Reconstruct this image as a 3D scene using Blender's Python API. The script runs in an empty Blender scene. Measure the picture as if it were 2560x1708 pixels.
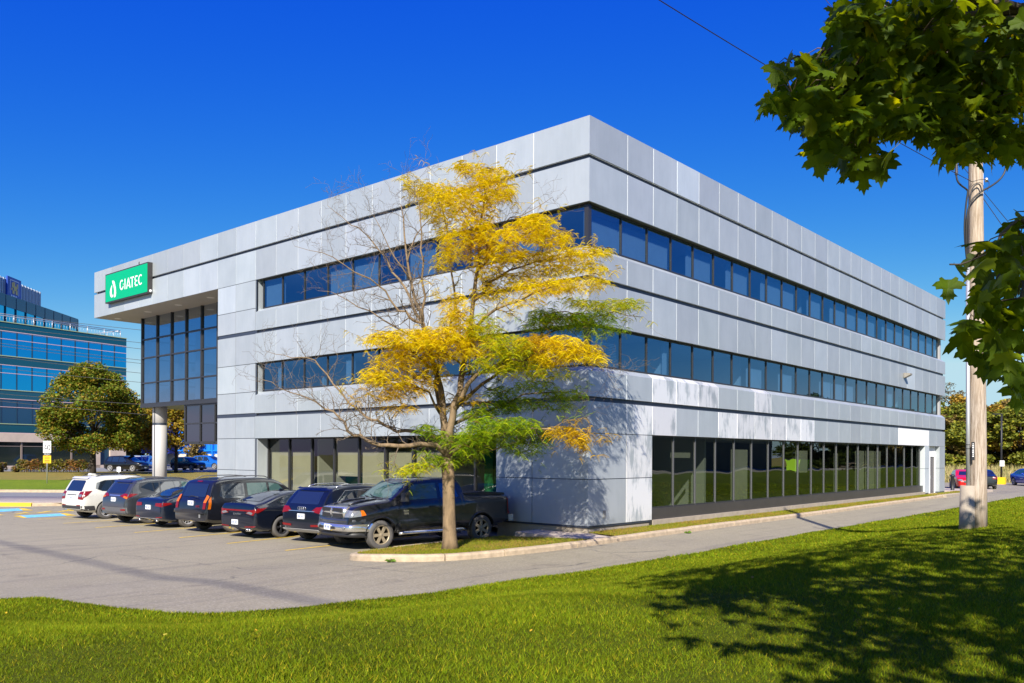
import bpy, bmesh, math, random
import numpy as np
from mathutils import Vector, Matrix
from mathutils.bvhtree import BVHTree
random.seed(7); RNG = np.random.default_rng(11)
PI = math.pi
SC = bpy.context.scene
COL = SC.collection

# ------------------------------------------------------------------ camera
CAMP = (14.4914, -20.1233, 2.59)          # eye of the photographer, standing on the lawn mound
YAW, ROLL = math.radians(40.905), 0.0045
FPX = 2115.0                              # focal length in pixels of the 2560 px wide photograph
cam = bpy.data.cameras.new("camera"); camo = bpy.data.objects.new("camera", cam); COL.objects.link(camo)
cam.sensor_width = 36.0; cam.lens = FPX / 2560 * 36; cam.shift_y = (1138 - 854) / 2560
cam.clip_start = 0.1; cam.clip_end = 3000
camo.matrix_world = Matrix.Translation(CAMP) @ Matrix.Rotation(YAW, 4, 'Z') @ Matrix.Rotation(PI/2, 4, 'X') @ Matrix.Rotation(ROLL, 4, 'Z')
SC.camera = camo

# ------------------------------------------------------------------ sky and sun
SUN_EL = math.radians(34.5)
SUN_TO = Vector((0.56, -0.83, 0)).normalized()        # horizontal direction towards the sun
w = bpy.data.worlds.new("World"); SC.world = w; w.use_nodes = True
nt = w.node_tree; bg = nt.nodes["Background"]
sky = nt.nodes.new("ShaderNodeTexSky"); sky.sky_type = 'NISHITA'; sky.sun_disc = False
sky.sun_elevation = SUN_EL; sky.sun_rotation = math.atan2(SUN_TO.x, SUN_TO.y)
sky.altitude = 100; sky.air_density = 1.0; sky.dust_density = 0.25; sky.ozone_density = 4.0
# deep autumn blue: the channels of the sky get their own contrast
sep = nt.nodes.new("ShaderNodeSeparateColor"); nt.links.new(sky.outputs[0], sep.inputs[0])
cmb = nt.nodes.new("ShaderNodeCombineColor")
def _mth(op, a, b):
    n = nt.nodes.new("ShaderNodeMath"); n.operation = op
    for i, q in enumerate((a, b)):
        if isinstance(q, bpy.types.NodeSocket): nt.links.new(q, n.inputs[i])
        else: n.inputs[i].default_value = q
    return n.outputs[0]
for i, (x0, k, g, mx) in enumerate(((4.6, 3.9, 3.0, 3.7), (6.0, 4.55, 1.55, 5.5), (7.0, 6.1, .16, 7.0))):
    v = _mth('MULTIPLY', _mth('POWER', _mth('MAXIMUM', _mth('DIVIDE', sep.outputs[i], x0), 0.0), g), k)
    nt.links.new(_mth('MINIMUM', v, mx), cmb.inputs[i])
nt.links.new(cmb.outputs[0], bg.inputs[0])
bg.inputs[1].default_value = 0.075
sl = bpy.data.lights.new("sun", 'SUN'); sl.energy = 5.0; sl.angle = math.radians(0.5); sl.color = (1.0, 0.93, 0.82)
so = bpy.data.objects.new("sun", sl); COL.objects.link(so)
dirv = Vector((SUN_TO.x*math.cos(SUN_EL), SUN_TO.y*math.cos(SUN_EL), math.sin(SUN_EL)))
so.rotation_euler = dirv.to_track_quat('Z', 'Y').to_euler(); so.location = dirv*60
SC.view_settings.view_transform = 'Standard'; SC.view_settings.look = 'None'
SC.view_settings.exposure = 0.85; SC.view_settings.gamma = 1.0
SC.cycles.max_bounces = 8; SC.cycles.transparent_max_bounces = 16; SC.cycles.glossy_bounces = 4
SC.cycles.sample_clamp_indirect = 6

# ------------------------------------------------------------------ helpers
_cr, _sr = math.cos(ROLL), math.sin(ROLL)
AXX, AXY = math.cos(YAW), math.sin(YAW)
def c2w(X, Y, z=0.0):
    """metres right of and ahead of the camera -> scene point"""
    return Vector((CAMP[0] + X*AXX - Y*AXY, CAMP[1] + X*AXY + Y*AXX, z))
def at(px, py, D):
    """point at distance D ahead seen at photo position px, py (2560 wide)"""
    u, v = px-1280, py-1138
    u, v = u*_cr+v*_sr, -u*_sr+v*_cr
    return c2w(u/FPX*D, D, CAMP[2]-v/FPX*D)
def on_z(px, py, z=0.0):
    u, v = px-1280, py-1138
    u, v = u*_cr+v*_sr, -u*_sr+v*_cr
    D = (CAMP[2]-z)/(v/FPX)
    return c2w(u/FPX*D, D, z)
def sm(t):
    t = np.clip(t, 0, 1); return t*t*(3-2*t)
def zlot(x): return 0.2*sm((x+3.2)/3.6)

class MB:
    def __init__(s): s.v=[]; s.f=[]; s.m=[]; s.c=[]; s.col=None; s.sm=[]
    def add(s, vs, fs, m=0, col=None, smooth=False):
        b=len(s.v); s.v.extend([tuple(p) for p in vs])
        for f in fs:
            s.f.append(tuple(b+i for i in f)); s.m.append(m); s.c.append(col); s.sm.append(smooth)
        return s
    def box(s, a, b, m=0, col=None):
        x0,y0,z0=a; x1,y1,z1=b
        if x0>x1:x0,x1=x1,x0
        if y0>y1:y0,y1=y1,y0
        if z0>z1:z0,z1=z1,z0
        v=[(x0,y0,z0),(x1,y0,z0),(x1,y1,z0),(x0,y1,z0),(x0,y0,z1),(x1,y0,z1),(x1,y1,z1),(x0,y1,z1)]
        return s.add(v,[(0,3,2,1),(4,5,6,7),(0,1,5,4),(1,2,6,5),(2,3,7,6),(3,0,4,7)],m,col)
    def obox(s, c, ax, ay, az, m=0, col=None):
        c=Vector(c);ax=Vector(ax);ay=Vector(ay);az=Vector(az)
        v=[c+i*ax+j*ay+k*az for k in(-1,1) for (i,j) in((-1,-1),(1,-1),(1,1),(-1,1))]
        return s.add(v,[(0,3,2,1),(4,5,6,7),(0,1,5,4),(1,2,6,5),(2,3,7,6),(3,0,4,7)],m,col)
    def tube(s, pts, rad, n=8, m=0, col=None, caps=True):
        pts=[Vector(p) for p in pts]
        if not hasattr(rad,'__len__'): rad=[rad]*len(pts)
        vs=[];up=None
        for i,p in enumerate(pts):
            d=(pts[min(i+1,len(pts)-1)]-pts[max(i-1,0)])
            if d.length<1e-9: d=Vector((0,0,1))
            d.normalize()
            if up is None:
                up=Vector((0,0,1)) if abs(d.z)<.9 else Vector((1,0,0))
            a=up-d*up.dot(d)
            if a.length<1e-6: a=d.orthogonal()
            a.normalize(); b=d.cross(a); up=a
            for k in range(n):
                t=2*PI*k/n; vs.append(p+(a*math.cos(t)+b*math.sin(t))*rad[i])
        fs=[]
        for i in range(len(pts)-1):
            for k in range(n):
                k2=(k+1)%n; fs.append((i*n+k,i*n+k2,(i+1)*n+k2,(i+1)*n+k))
        s.add(vs,fs,m,col,True)
        if caps:
            b=len(s.v)-len(vs)
            s.f.append(tuple(b+k for k in range(n-1,-1,-1)));s.m.append(m);s.c.append(col);s.sm.append(False)
            e=b+(len(pts)-1)*n
            s.f.append(tuple(e+k for k in range(n)));s.m.append(m);s.c.append(col);s.sm.append(False)
        return s
    def prism(s, poly, d, m=0, col=None):
        """poly: list of 3d points, extruded by vector d"""
        poly=[Vector(p) for p in poly]; d=Vector(d); n=len(poly)
        vs=poly+[p+d for p in poly]
        fs=[tuple(range(n-1,-1,-1)),tuple(range(n,2*n))]+[(i,(i+1)%n,n+(i+1)%n,n+i) for i in range(n)]
        return s.add(vs,fs,m,col)
    def lathe(s, prof, c, ax='z', n=16, m=0, col=None):
        c=Vector(c); vs=[]
        for (r,h) in prof:
            for k in range(n):
                t=2*PI*k/n
                if ax=='z': vs.append(c+Vector((r*math.cos(t),r*math.sin(t),h)))
                elif ax=='y': vs.append(c+Vector((r*math.cos(t),h,r*math.sin(t))))
                else: vs.append(c+Vector((h,r*math.cos(t),r*math.sin(t))))
        fs=[]
        for i in range(len(prof)-1):
            for k in range(n):
                k2=(k+1)%n; fs.append((i*n+k,i*n+k2,(i+1)*n+k2,(i+1)*n+k))
        return s.add(vs,fs,m,col,True)
    def build(s, name, mats, parent=None, smooth=False, fix=True):
        me=bpy.data.meshes.new(name); me.from_pydata(s.v,[],s.f)
        if not isinstance(mats,(list,tuple)): mats=[mats]
        for q in mats: me.materials.append(q)
        me.polygons.foreach_set('material_index',s.m)
        me.polygons.foreach_set('use_smooth',[bool(smooth or q) for q in s.sm])
        if any(c is not None for c in s.c):
            at_=me.color_attributes.new('tint','FLOAT_COLOR','CORNER')
            arr=[]
            for f,c in zip(s.f,s.c):
                c=c if c is not None else (1,1,1)
                arr.extend((c[0],c[1],c[2],1.0)*len(f))
            at_.data.foreach_set('color',arr)
        if fix:
            bm=bmesh.new(); bm.from_mesh(me); bmesh.ops.recalc_face_normals(bm,faces=bm.faces); bm.to_mesh(me); bm.free()
        me.update()
        o=bpy.data.objects.new(name,me); COL.objects.link(o)
        if parent is not None: o.parent=parent
        return o

def fast_mesh(name, V, F, mat, cols=None, parent=None, smooth=False, mi=None):
    """V (n,3) numpy, F (m,k) numpy, cols (m,3) face colours"""
    me=bpy.data.meshes.new(name); n,m,k=len(V),len(F),F.shape[1]
    me.vertices.add(n); me.vertices.foreach_set('co',V.astype(np.float32).ravel())
    me.loops.add(m*k); me.loops.foreach_set('vertex_index',F.astype(np.int32).ravel())
    me.polygons.add(m); me.polygons.foreach_set('loop_start',np.arange(0,m*k,k,dtype=np.int32))
    me.polygons.foreach_set('loop_total',np.full(m,k,dtype=np.int32))
    me.polygons.foreach_set('use_smooth',np.full(m,smooth))
    for q in (mat if isinstance(mat,(list,tuple)) else [mat]): me.materials.append(q)
    if mi is not None: me.polygons.foreach_set('material_index',mi.astype(np.int32))
    me.update(calc_edges=True); me.validate()
    if cols is not None:
        a=me.color_attributes.new('tint','FLOAT_COLOR','CORNER')
        c=np.ones((m*k,4),dtype=np.float32); c[:,:3]=np.repeat(cols,k,axis=0); a.data.foreach_set('color',c.ravel())
    o=bpy.data.objects.new(name,me); COL.objects.link(o)
    if parent is not None: o.parent=parent
    return o

def tag(o, label=None, cat=None, group=None, kind=None):
    if label: o['label']=label
    if cat: o['category']=cat
    if group: o['group']=group
    if kind: o['kind']=kind
    return o
def thing(name, label, cat, loc=(0,0,0), rz=0, group=None):
    o=bpy.data.objects.new(name,None); COL.objects.link(o); o.location=loc; o.rotation_euler=(0,0,rz)
    o.empty_display_size=0.2
    return tag(o,label,cat,group)
def dup(o, parent=None):
    c=o.copy(); COL.objects.link(c); c.parent=parent
    for ch in list(o.children): dup(ch,c)
    return c

# ------------------------------------------------------------------ materials
def newmat(name):
    m=bpy.data.materials.new(name); m.use_nodes=True; return m, m.node_tree, m.node_tree.nodes['Principled BSDF']
def mix(nt, fac, a, b, mode='MIX'):
    n=nt.nodes.new('ShaderNodeMix'); n.data_type='RGBA'; n.blend_type=mode
    for s,vv in ((n.inputs[0],fac),(n.inputs[6],a),(n.inputs[7],b)):
        if isinstance(vv,bpy.types.NodeSocket): nt.links.new(vv,s)
        elif hasattr(vv,'__len__'): s.default_value=(*vv[:3],1)
        else: s.default_value=vv
    return n.outputs[2]
def noise(nt, scale=5, detail=4, rough=.55, vec=None, coord='Object', stretch=None):
    tc=nt.nodes.new('ShaderNodeTexCoord'); n=nt.nodes.new('ShaderNodeTexNoise')
    n.inputs['Scale'].default_value=scale; n.inputs['Detail'].default_value=detail; n.inputs['Roughness'].default_value=rough
    v=tc.outputs[coord]
    if stretch:
        mp=nt.nodes.new('ShaderNodeMapping'); mp.inputs['Scale'].default_value=stretch; nt.links.new(v,mp.inputs[0]); v=mp.outputs[0]
    nt.links.new(v,n.inputs['Vector']); return n.outputs['Fac']
def ramp(nt, fac, stops):
    r=nt.nodes.new('ShaderNodeValToRGB'); nt.links.new(fac,r.inputs[0])
    e=r.color_ramp.elements
    while len(e)<len(stops): e.new(.5)
    for q,(p,c) in zip(e,stops):
        q.position=p; q.color=(*(c if hasattr(c,'__len__') else (c,c,c)),1)
    return r.outputs[0]
def bump(nt, b, h, strength=.3, dist=.02):
    n=nt.nodes.new('ShaderNodeBump'); n.inputs['Strength'].default_value=strength; n.inputs['Distance'].default_value=dist
    nt.links.new(h,n.inputs['Height']); nt.links.new(n.outputs[0],b.inputs['Normal'])
def M(name, col, rough=.6, metal=0.0, var=0.0, vs=6, bmp=0.0, bs=40, coat=0.0, tint=False, spec=None, stretch=None):
    m,nt,b=newmat(name); b.inputs['Roughness'].default_value=rough; b.inputs['Metallic'].default_value=metal
    b.inputs['Coat Weight'].default_value=coat; b.inputs['Coat Roughness'].default_value=.03
    if spec is not None: b.inputs['Specular IOR Level'].default_value=spec
    c=None
    if var>0:
        f=noise(nt,vs,5,.6,stretch=stretch)
        c=mix(nt, ramp(nt,f,[(.3,0),(.7,1)]), tuple(q*(1-var) for q in col), tuple(min(1,q*(1+var)) for q in col))
    if tint:
        a=nt.nodes.new('ShaderNodeAttribute'); a.attribute_name='tint'
        c=mix(nt,1.0,c if c is not None else col,a.outputs['Color'],'MULTIPLY')
    if c is not None: nt.links.new(c,b.inputs['Base Color'])
    else: b.inputs['Base Color'].default_value=(*col,1)
    if bmp>0: bump(nt,b,noise(nt,bs,4,.6),bmp)
    return m
def leafmat(name, col, trans=.35, rough=.55, spec=.25, tcol=None):
    m,nt,b=newmat(name); a=nt.nodes.new('ShaderNodeAttribute'); a.attribute_name='tint'
    c=mix(nt,1.0,col,a.outputs['Color'],'MULTIPLY')
    nt.links.new(c,b.inputs['Base Color']); b.inputs['Roughness'].default_value=rough; b.inputs['Specular IOR Level'].default_value=spec
    t=nt.nodes.new('ShaderNodeBsdfTranslucent')
    tc=mix(nt,1.0,tcol or tuple(min(1,q*1.5) for q in col),a.outputs['Color'],'MULTIPLY'); nt.links.new(tc,t.inputs[0])
    mx=nt.nodes.new('ShaderNodeMixShader'); mx.inputs[0].default_value=trans
    nt.links.new(b.outputs[0],mx.inputs[1]); nt.links.new(t.outputs[0],mx.inputs[2])
    nt.links.new(mx.outputs[0],nt.nodes['Material Output'].inputs[0]); return m
def glassmat(name, tintc, ior=2.2, gcol=(1,1,1), wav=0.0, ws=1.5):
    """window glass: tinted transparency under a fresnel mirror"""
    m,nt,b=newmat(name); nt.nodes.remove(b)
    t=nt.nodes.new('ShaderNodeBsdfTransparent'); t.inputs[0].default_value=(*tintc,1)
    g=nt.nodes.new('ShaderNodeBsdfGlossy'); g.inputs[0].default_value=(*gcol,1); g.inputs['Roughness'].default_value=.0
    fr=nt.nodes.new('ShaderNodeFresnel')
    ge=nt.nodes.new('ShaderNodeNewGeometry'); m1=nt.nodes.new('ShaderNodeMath'); m1.operation='MULTIPLY_ADD'; m1.inputs[1].default_value=-2; m1.inputs[2].default_value=1; nt.links.new(ge.outputs['Backfacing'],m1.inputs[0])
    m2=nt.nodes.new('ShaderNodeMath'); m2.operation='POWER'; m2.inputs[0].default_value=ior; nt.links.new(m1.outputs[0],m2.inputs[1]); nt.links.new(m2.outputs[0],fr.inputs[0])   # same mirror from both sides
    mx=nt.nodes.new('ShaderNodeMixShader'); nt.links.new(fr.outputs[0],mx.inputs[0])
    nt.links.new(t.outputs[0],mx.inputs[1]); nt.links.new(g.outputs[0],mx.inputs[2])
    nt.links.new(mx.outputs[0],nt.nodes['Material Output'].inputs[0])
    if wav>0:
        n=nt.nodes.new('ShaderNodeBump'); n.inputs['Strength'].default_value=wav; n.inputs['Distance'].default_value=.05
        nt.links.new(noise(nt,ws,1,.4),n.inputs['Height']); nt.links.new(n.outputs[0],g.inputs['Normal'])
    return m
# panels of the office: brushed aluminium with a tint of their own each
def panelmat(name, weather=False):
    m,nt,b=newmat(name); a=nt.nodes.new('ShaderNodeAttribute'); a.attribute_name='tint'
    f=noise(nt,1.2,5,.6,stretch=(1,1,.6)); g=noise(nt,14,3,.5,stretch=(1,1,.05))
    base=mix(nt, ramp(nt,f,[(.35,0),(.65,1)]), (.415,.455,.475), (.462,.500,.518))
    base=mix(nt, .05, base, g, 'OVERLAY')
    rough=.42
    if weather:
        s=noise(nt,3.2,7,.72,stretch=(1.6,1.6,.28)); s2=noise(nt,1.1,3,.5)
        fac=mix(nt,.45,s,s2)
        k=ramp(nt,fac,[(.415,0),(.50,1)])
        base=mix(nt,k,base,(.80,.80,.80))
    c=mix(nt,1.0,base,a.outputs['Color'],'MULTIPLY'); nt.links.new(c,b.inputs['Base Color'])
    b.inputs['Metallic'].default_value=0.42; b.inputs['Roughness'].default_value=.50
    return m
PANEL=panelmat('aluminium_panel'); PANELW=panelmat('weathered_panel',True)
SEAL=M('joint_sealant',(.80,.82,.85),.6)
REVEAL=M('charcoal_reveal',(.05,.062,.09),.45,.3)
SOFF=M('bronze_soffit',(.10,.095,.075),.6)
SOFFP=M('canopy_soffit',(.40,.36,.29),.6,var=.04,vs=1)
FRAME=M('window_frame',(.055,.055,.06),.35,.5)
FRAMEL=M('aluminium_mullion',(.30,.31,.33),.35,.7)
GLASSU=glassmat('upper_glass',(.30,.44,.58),2.9,(.60,.84,1.0),.03)
GLASSG=glassmat('ground_glass',(.36,.40,.36),2.2,(.9,1,.92),.16,.7)
GLASSL=glassmat('shopfront_glass',(.52,.54,.48),1.6,(1,1,1),.02)
GLASSC=glassmat('curtain_glass',(.22,.30,.42),5.5,(.85,.93,1.0),.015)
BLIND=M('vertical_blind',(.40,.42,.42),.8,var=.05,vs=3)
BLINDB=M('roller_blind',(.64,.60,.48),.85,var=.05,vs=2)
INT=M('interior_wall',(.50,.50,.47),.9); INTF=M('interior_floor',(.12,.12,.12),.9); INTC=M('interior_ceiling',(.55,.55,.52),.9)
GREENW=M('green_wall',(.02,.22,.07),.8)
CONC=M('concrete',(.34,.29,.225),.85,var=.15,vs=4,bmp=.3,bs=30)
KERB=M('kerb_concrete',(.42,.33,.225),.9,var=.22,vs=5,bmp=.5,bs=25)
YKERB=M('yellow_kerb_paint',(.80,.56,.02),.6,var=.12,vs=8)
WHITEP=M('white_paint',(.80,.80,.80),.4)
def asphalt():
    m,nt,b=newmat('asphalt')
    big=noise(nt,.22,6,.6); fine=noise(nt,55,5,.75); mid=noise(nt,3,5,.65)
    c=mix(nt,ramp(nt,big,[(.35,0),(.68,1)]),(.272,.240,.150),(.336,.296,.190))
    c=mix(nt,ramp(nt,mid,[(.42,0),(.60,.35)]),c,(.226,.200,.126))
    c=mix(nt,ramp(nt,fine,[(.36,0),(.66,1)]),mix(nt,.34,c,(.11,.095,.08)),mix(nt,.28,c,(.42,.37,.32)))
    tr=noise(nt,1.0,5,.6,stretch=(2.2,.12,1)); c=mix(nt,ramp(nt,tr,[(.50,0),(.66,.55)]),c,(.175,.152,.118))
    gr=noise(nt,21,3,.8); c=mix(nt,ramp(nt,gr,[(.30,.45),(.48,0)]),c,(.10,.085,.07)); c=mix(nt,ramp(nt,gr,[(.54,0),(.72,.6)]),c,(.50,.46,.40))
    st=noise(nt,1.1,4,.6); c=mix(nt,ramp(nt,st,[(.60,0),(.72,.45)]),c,(.13,.108,.085))
    v=nt.nodes.new('ShaderNodeTexVoronoi'); v.feature='DISTANCE_TO_EDGE'; v.inputs['Scale'].default_value=.16
    tc=nt.nodes.new('ShaderNodeTexCoord'); wn=nt.nodes.new('ShaderNodeTexNoise'); wn.inputs['Scale'].default_value=1.3; wn.inputs['Detail'].default_value=6
    nt.links.new(tc.outputs['Object'],wn.inputs['Vector'])
    vm=nt.nodes.new('ShaderNodeVectorMath'); vm.operation='MULTIPLY_ADD'; vm.inputs[1].default_value=(.9,.9,0)
    nt.links.new(wn.outputs['Color'],vm.inputs[0]); nt.links.new(tc.outputs['Object'],vm.inputs[2]); nt.links.new(vm.outputs[0],v.inputs['Vector'])
    k=ramp(nt,v.outputs['Distance'],[(0,1),(.007,0)])
    brk=ramp(nt,noise(nt,.5,3,.6),[(.46,0),(.56,.8)])
    kk=mix(nt,1.0,k,brk,'MULTIPLY')
    c=mix(nt,kk,c,(.09,.08,.07))
    nt.links.new(c,b.inputs['Base Color']); b.inputs['Roughness'].default_value=.85
    bump(nt,b,fine,.5,.01); return m
ASPH=asphalt()
ASPH2=M('street_asphalt',(.20,.20,.20),.9,var=.1,vs=2,bmp=.3)
SIDEW=M('sidewalk_concrete',(.46,.38,.31),.9,var=.12,vs=1.5,bmp=.2)
def grassmat(name,a,b_,c_,sc=.35):
    m,nt,b=newmat(name)
    f=noise(nt,sc,6,.62); g=noise(nt,9,6,.75); h=noise(nt,45,4,.8)
    c=mix(nt,ramp(nt,f,[(.35,0),(.65,1)]),a,b_)
    c=mix(nt,ramp(nt,g,[(.45,0),(.7,.7)]),c,c_)
    c=mix(nt,.55,c,ramp(nt,h,[(.3,.05),(.7,.95)]),'OVERLAY')
    nt.links.new(c,b.inputs['Base Color']); b.inputs['Roughness'].default_value=.9; b.inputs['Specular IOR Level'].default_value=.1
    bump(nt,b,h,1.0,.05); return m
GRASS=grassmat('lawn_soil_grass',(.085,.115,.003),(.12,.145,.005),(.055,.085,.002))
GRASSD=grassmat('dry_grass',(.27,.20,.05),(.20,.19,.04),(.33,.25,.09),.6)
GRASSF=grassmat('verge_grass',(.12,.19,.015),(.17,.23,.02),(.09,.15,.01),.3)
BLADE=leafmat('grass_blade',(.150,.208,.006),.35,.6,.10,(.25,.31,.005))
BARKL=M('locust_bark',(.20,.145,.085),.9,var=.35,vs=9,bmp=.8,bs=35,stretch=(1,1,.25),tint=True)
BARK=M('bark',(.045,.036,.028),.9,var=.3,vs=6,bmp=.5,bs=30)
LEAF=leafmat('tree_leaf',(1,1,1),.28,.6,.2,(1.3,1.3,1.0))
LEAFM=leafmat('maple_leaf',(.065,.110,.004),.50,.5,.2,(.32,.38,.004))
def woodmat():
    m,nt,b=newmat('pole_wood')
    f=noise(nt,6,7,.7,stretch=(6,6,.35)); g=noise(nt,1.2,4,.6,stretch=(1,1,.5))
    c=mix(nt,ramp(nt,f,[(.36,0),(.6,1)]),(.20,.145,.10),(.50,.42,.34))
    c=mix(nt,ramp(nt,g,[(.4,0),(.75,.6)]),c,(.42,.31,.20))
    nt.links.new(c,b.inputs['Base Color']); b.inputs['Roughness'].default_value=.85; bump(nt,b,f,.6,.02); return m
WOOD=woodmat()
GLASSD=glassmat('dark_glass',(.05,.06,.07),2.5,(1,1,1),.03)
GALV=M('galvanised_pipe',(.52,.53,.54),.45,.6); RUBBERC=M('black_cable',(.02,.02,.02),.5); CERA=M('insulator',(.06,.05,.05),.4)
BLUEP=M('blue_marking_paint',(.16,.48,.70),.8,var=.25,vs=6); YELP=M('yellow_marking_paint',(.72,.48,.04),.75,var=.3,vs=5)
GREENS=M('green_sign_face',(.0,.36,.15),.35); BLACKS=M('sign_box',(.035,.032,.032),.45)
TYRE=M('tyre_rubber',(.085,.08,.077),.85,bmp=.2,bs=60); RIM=M('alloy_rim',(.42,.42,.43),.35,.3); RIMD=M('dark_alloy',(.03,.03,.035),.3,.3); RIMT=M('dusty_bronze_rim',(.34,.28,.19),.45,.3)
CHROME=M('chrome',(.80,.80,.79),.16,.9); BLK=M('black_plastic',(.02,.02,.022),.5); WELL=M('wheel_well',(.006,.006,.006),.95)
CARG=M('car_glass',(.012,.018,.028),.03,0,spec=1.0); CARG.node_tree.nodes['Principled BSDF'].inputs['IOR'].default_value=1.8
CARGT=M('windscreen_glass',(.05,.10,.095),.03,0,spec=1.0)
REDL=M('red_lens',(.17,.004,.004),.3,coat=.15); ORL=M('amber_lens',(.48,.11,.004),.3,coat=.15); CLRL=M('clear_lens',(.30,.31,.32),.1,.5,coat=1)
PLATE=M('licence_plate',(.72,.76,.80),.4); PLTXT=M('plate_text',(.03,.06,.25),.5)
def paint(name,col,metal=.35,rough=.28): return M(name,col,rough,metal,coat=1.0)
# ================================================================== the office building
TOP,D1a,D1b,HB3,G3b,K3,D2a,D2b,HB2,G2b,K2,D3a,D3b,HB1,T1,B0 = 12.53,11.42,11.29,10.03,8.79,8.64,7.87,7.73,6.48,5.25,5.09,4.33,4.19,3.26,1.885,.52
def FP(f,s,off,z):
    return (-s,-off,z) if f=='L' else (off,s,z)
LJ=[0]+[2.12+1.537*k for k in range(20)]+[33.4]
RJ=[0]+[2.02+1.513*k for k in range(24)]+[38.84]
office=thing('office_building','three storey grey aluminium panel office block with dark ribbon windows','office building')
prnd=random.Random(5)
def ptint(base=1.0,am=.08):
    t=base*(1+prnd.uniform(-am,am)); return (t,t*(1+prnd.uniform(-.008,.008)),t*(1+prnd.uniform(-.01,.014)))
def panels(f, name, s_list, prof, first_mitre=False, last_mitre=False, tints={}, weather=(), am=.08, base=1.0):
    """a row of separate aluminium panels; prof = [(off,z)...] front profile bottom to top, closed at the back"""
    mb=MB(); g=(.016 if f=='R' else .012); n=len(s_list)-1
    for i in range(n):
        s0,s1=s_list[i],s_list[i+1]
        fr=prof; back=[(min(o-.05,-.05),z) for o,z in reversed(prof)]
        P=fr+back; vs=[]
        for (o,z) in P: vs.append(FP(f, s0+((-o) if (first_mitre and i==0) else g), o, z))
        for (o,z) in P: vs.append(FP(f, s1-((-o) if (last_mitre and i==n-1) else g), o, z))
        k=len(P); fs=[tuple(range(k)),tuple(range(2*k-1,k-1,-1))]+[(j,(j+1)%k,k+(j+1)%k,k+j) for j in range(k)]
        t=ptint(tints.get(i,base),am); mb.add(vs,fs,1 if i in weather else 0,t)
    return mb.build(name,[PANEL,PANELW],office)
def strip(f, name, s0, s1, z0, z1, o0, o1, mat, m0=False):
    """continuous box along a face between offsets o0 (back) and o1 (front)"""
    vs=[]
    for z in (z0,z1):
        for (o,e) in ((o0,0),(o1,0)):
            vs.append(FP(f,s0+(-o if m0 else 0),o,z)); vs.append(FP(f,s1,o,z))
    fs=[(0,1,3,2),(4,6,7,5),(0,4,5,1),(2,3,7,6),(0,2,6,4),(1,5,7,3)]
    return MB().add(vs,fs).build(name,mat,office)
LW=[s for s in LJ if s<17.6]            # bays of the windowed part of the left face
for f,J in (('L',LJ),('R',RJ)):
    end=J[-1]; fm=(f=='L' or f=='R')
    lightL={i:1.10 for i in range(12,21)} if f=='L' else {}
    # parapet
    panels(f,'parapet_panel_row',J,[(0,D1a),(0,TOP)],True,tints=({2:1.22,3:1.26} if f=='R' else {}),base=1.0 if f=='L' else .99)
    panels(f,'panel_row',J,[(0,HB3),(0,D1b)],True,tints=({11:1.12,12:1.12,13:1.14,14:1.12,15:1.12,16:1.1,17:1.12,18:1.1,19:1.1} if f=='L' else {}))
    strip(f,'reveal_strip',0,end-.2,D1b-.02,D1a+.02,-.2,-.09,REVEAL,True)
    strip(f,'joint_backing',0,end-.04,HB3+.02,TOP-.02,-.26,-.021-.0,SEAL,True) if False else None
    for (za,zb) in ((HB3+.03,D1b-.01),(D1a+.01,TOP-.01)): strip(f,'joint_backing',0.0,end-.03,za,zb,-.10,-.014,SEAL,True)
    e2=17.4 if f=='L' else end
    J2=[s for s in J if s<17.6] if f=='L' else J
    # spandrel over second storey and over first storey
    panels(f,'panel_row',J2,[(0,D2a),(0,K3),(-.2,G3b)],True)
    panels(f,'panel_row',J2,[(0,HB2),(0,D2b)],True,tints=({20:1.3} if f=='R' else {}))
    panels(f,'panel_row',J2,[(0,D3a),(0,K2),(-.2,G2b)],True,weather=((2,3,4,7) if f=='R' else ()))
    for z0,z1 in ((D2a+.01,K3-.02),(HB2+.03,D2b-.01),(D3a+.01,K2-.02)): strip(f,'joint_backing',0,e2-.03,z0,z1,-.12,-.014,SEAL,True)
    for z0,z1 in ((D2b,D2a),(D3b,D3a)): strip(f,'reveal_strip',0,(20.5 if f=='L' else end-.2),z0-.02,z1+.02,-.2,-.09,REVEAL,True)
    if f=='R':
        JW=[s for s in RJ if s<29.5]
        panels(f,'panel_row',JW,[(0,HB1),(0,D3b)],True,weather=(1,2,5,6,7,8,9,10),tints={4:1.08})
        MB().box((-.05,JW[-1]+.01,HB1),(.012,35.2,D3b),0,(1,1,1)).build('white_fascia_panel',WHITEP,office)
        panels(f,'panel_row',[35.22,36.82,38.84],[(0,HB1),(0,D3b)])
        for (z0,z1) in ((T1+.012,HB1-.02),(B0,T1-.012)):
            panels(f,'panel_row',RJ[:3],[(0,z0),(0,z1)],True,weather=(1,))
        strip(f,'joint_backing',0,3.5,B0+.02,HB1,-.10,-.03,REVEAL,True)
        strip(f,'joint_backing',0,38.8,HB1+.03,D3b-.01,-.10,-.014,SEAL,True)
    else:
        panels(f,'panel_row',J2,[(0,HB1),(0,D3b)],True)
        strip(f,'joint_backing',0,17.36,HB1+.03,D3b-.01,-.10,-.014,SEAL,True)
        for (z0,z1) in ((T1+.012,HB1-.02),(B0,T1-.012)):
            panels(f,'panel_row',[0,2.12,3.62],[(0,z0),(0,z1)],True)
        strip(f,'joint_backing',0,3.6,B0+.02,HB1,-.10,-.03,REVEAL,True)
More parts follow.
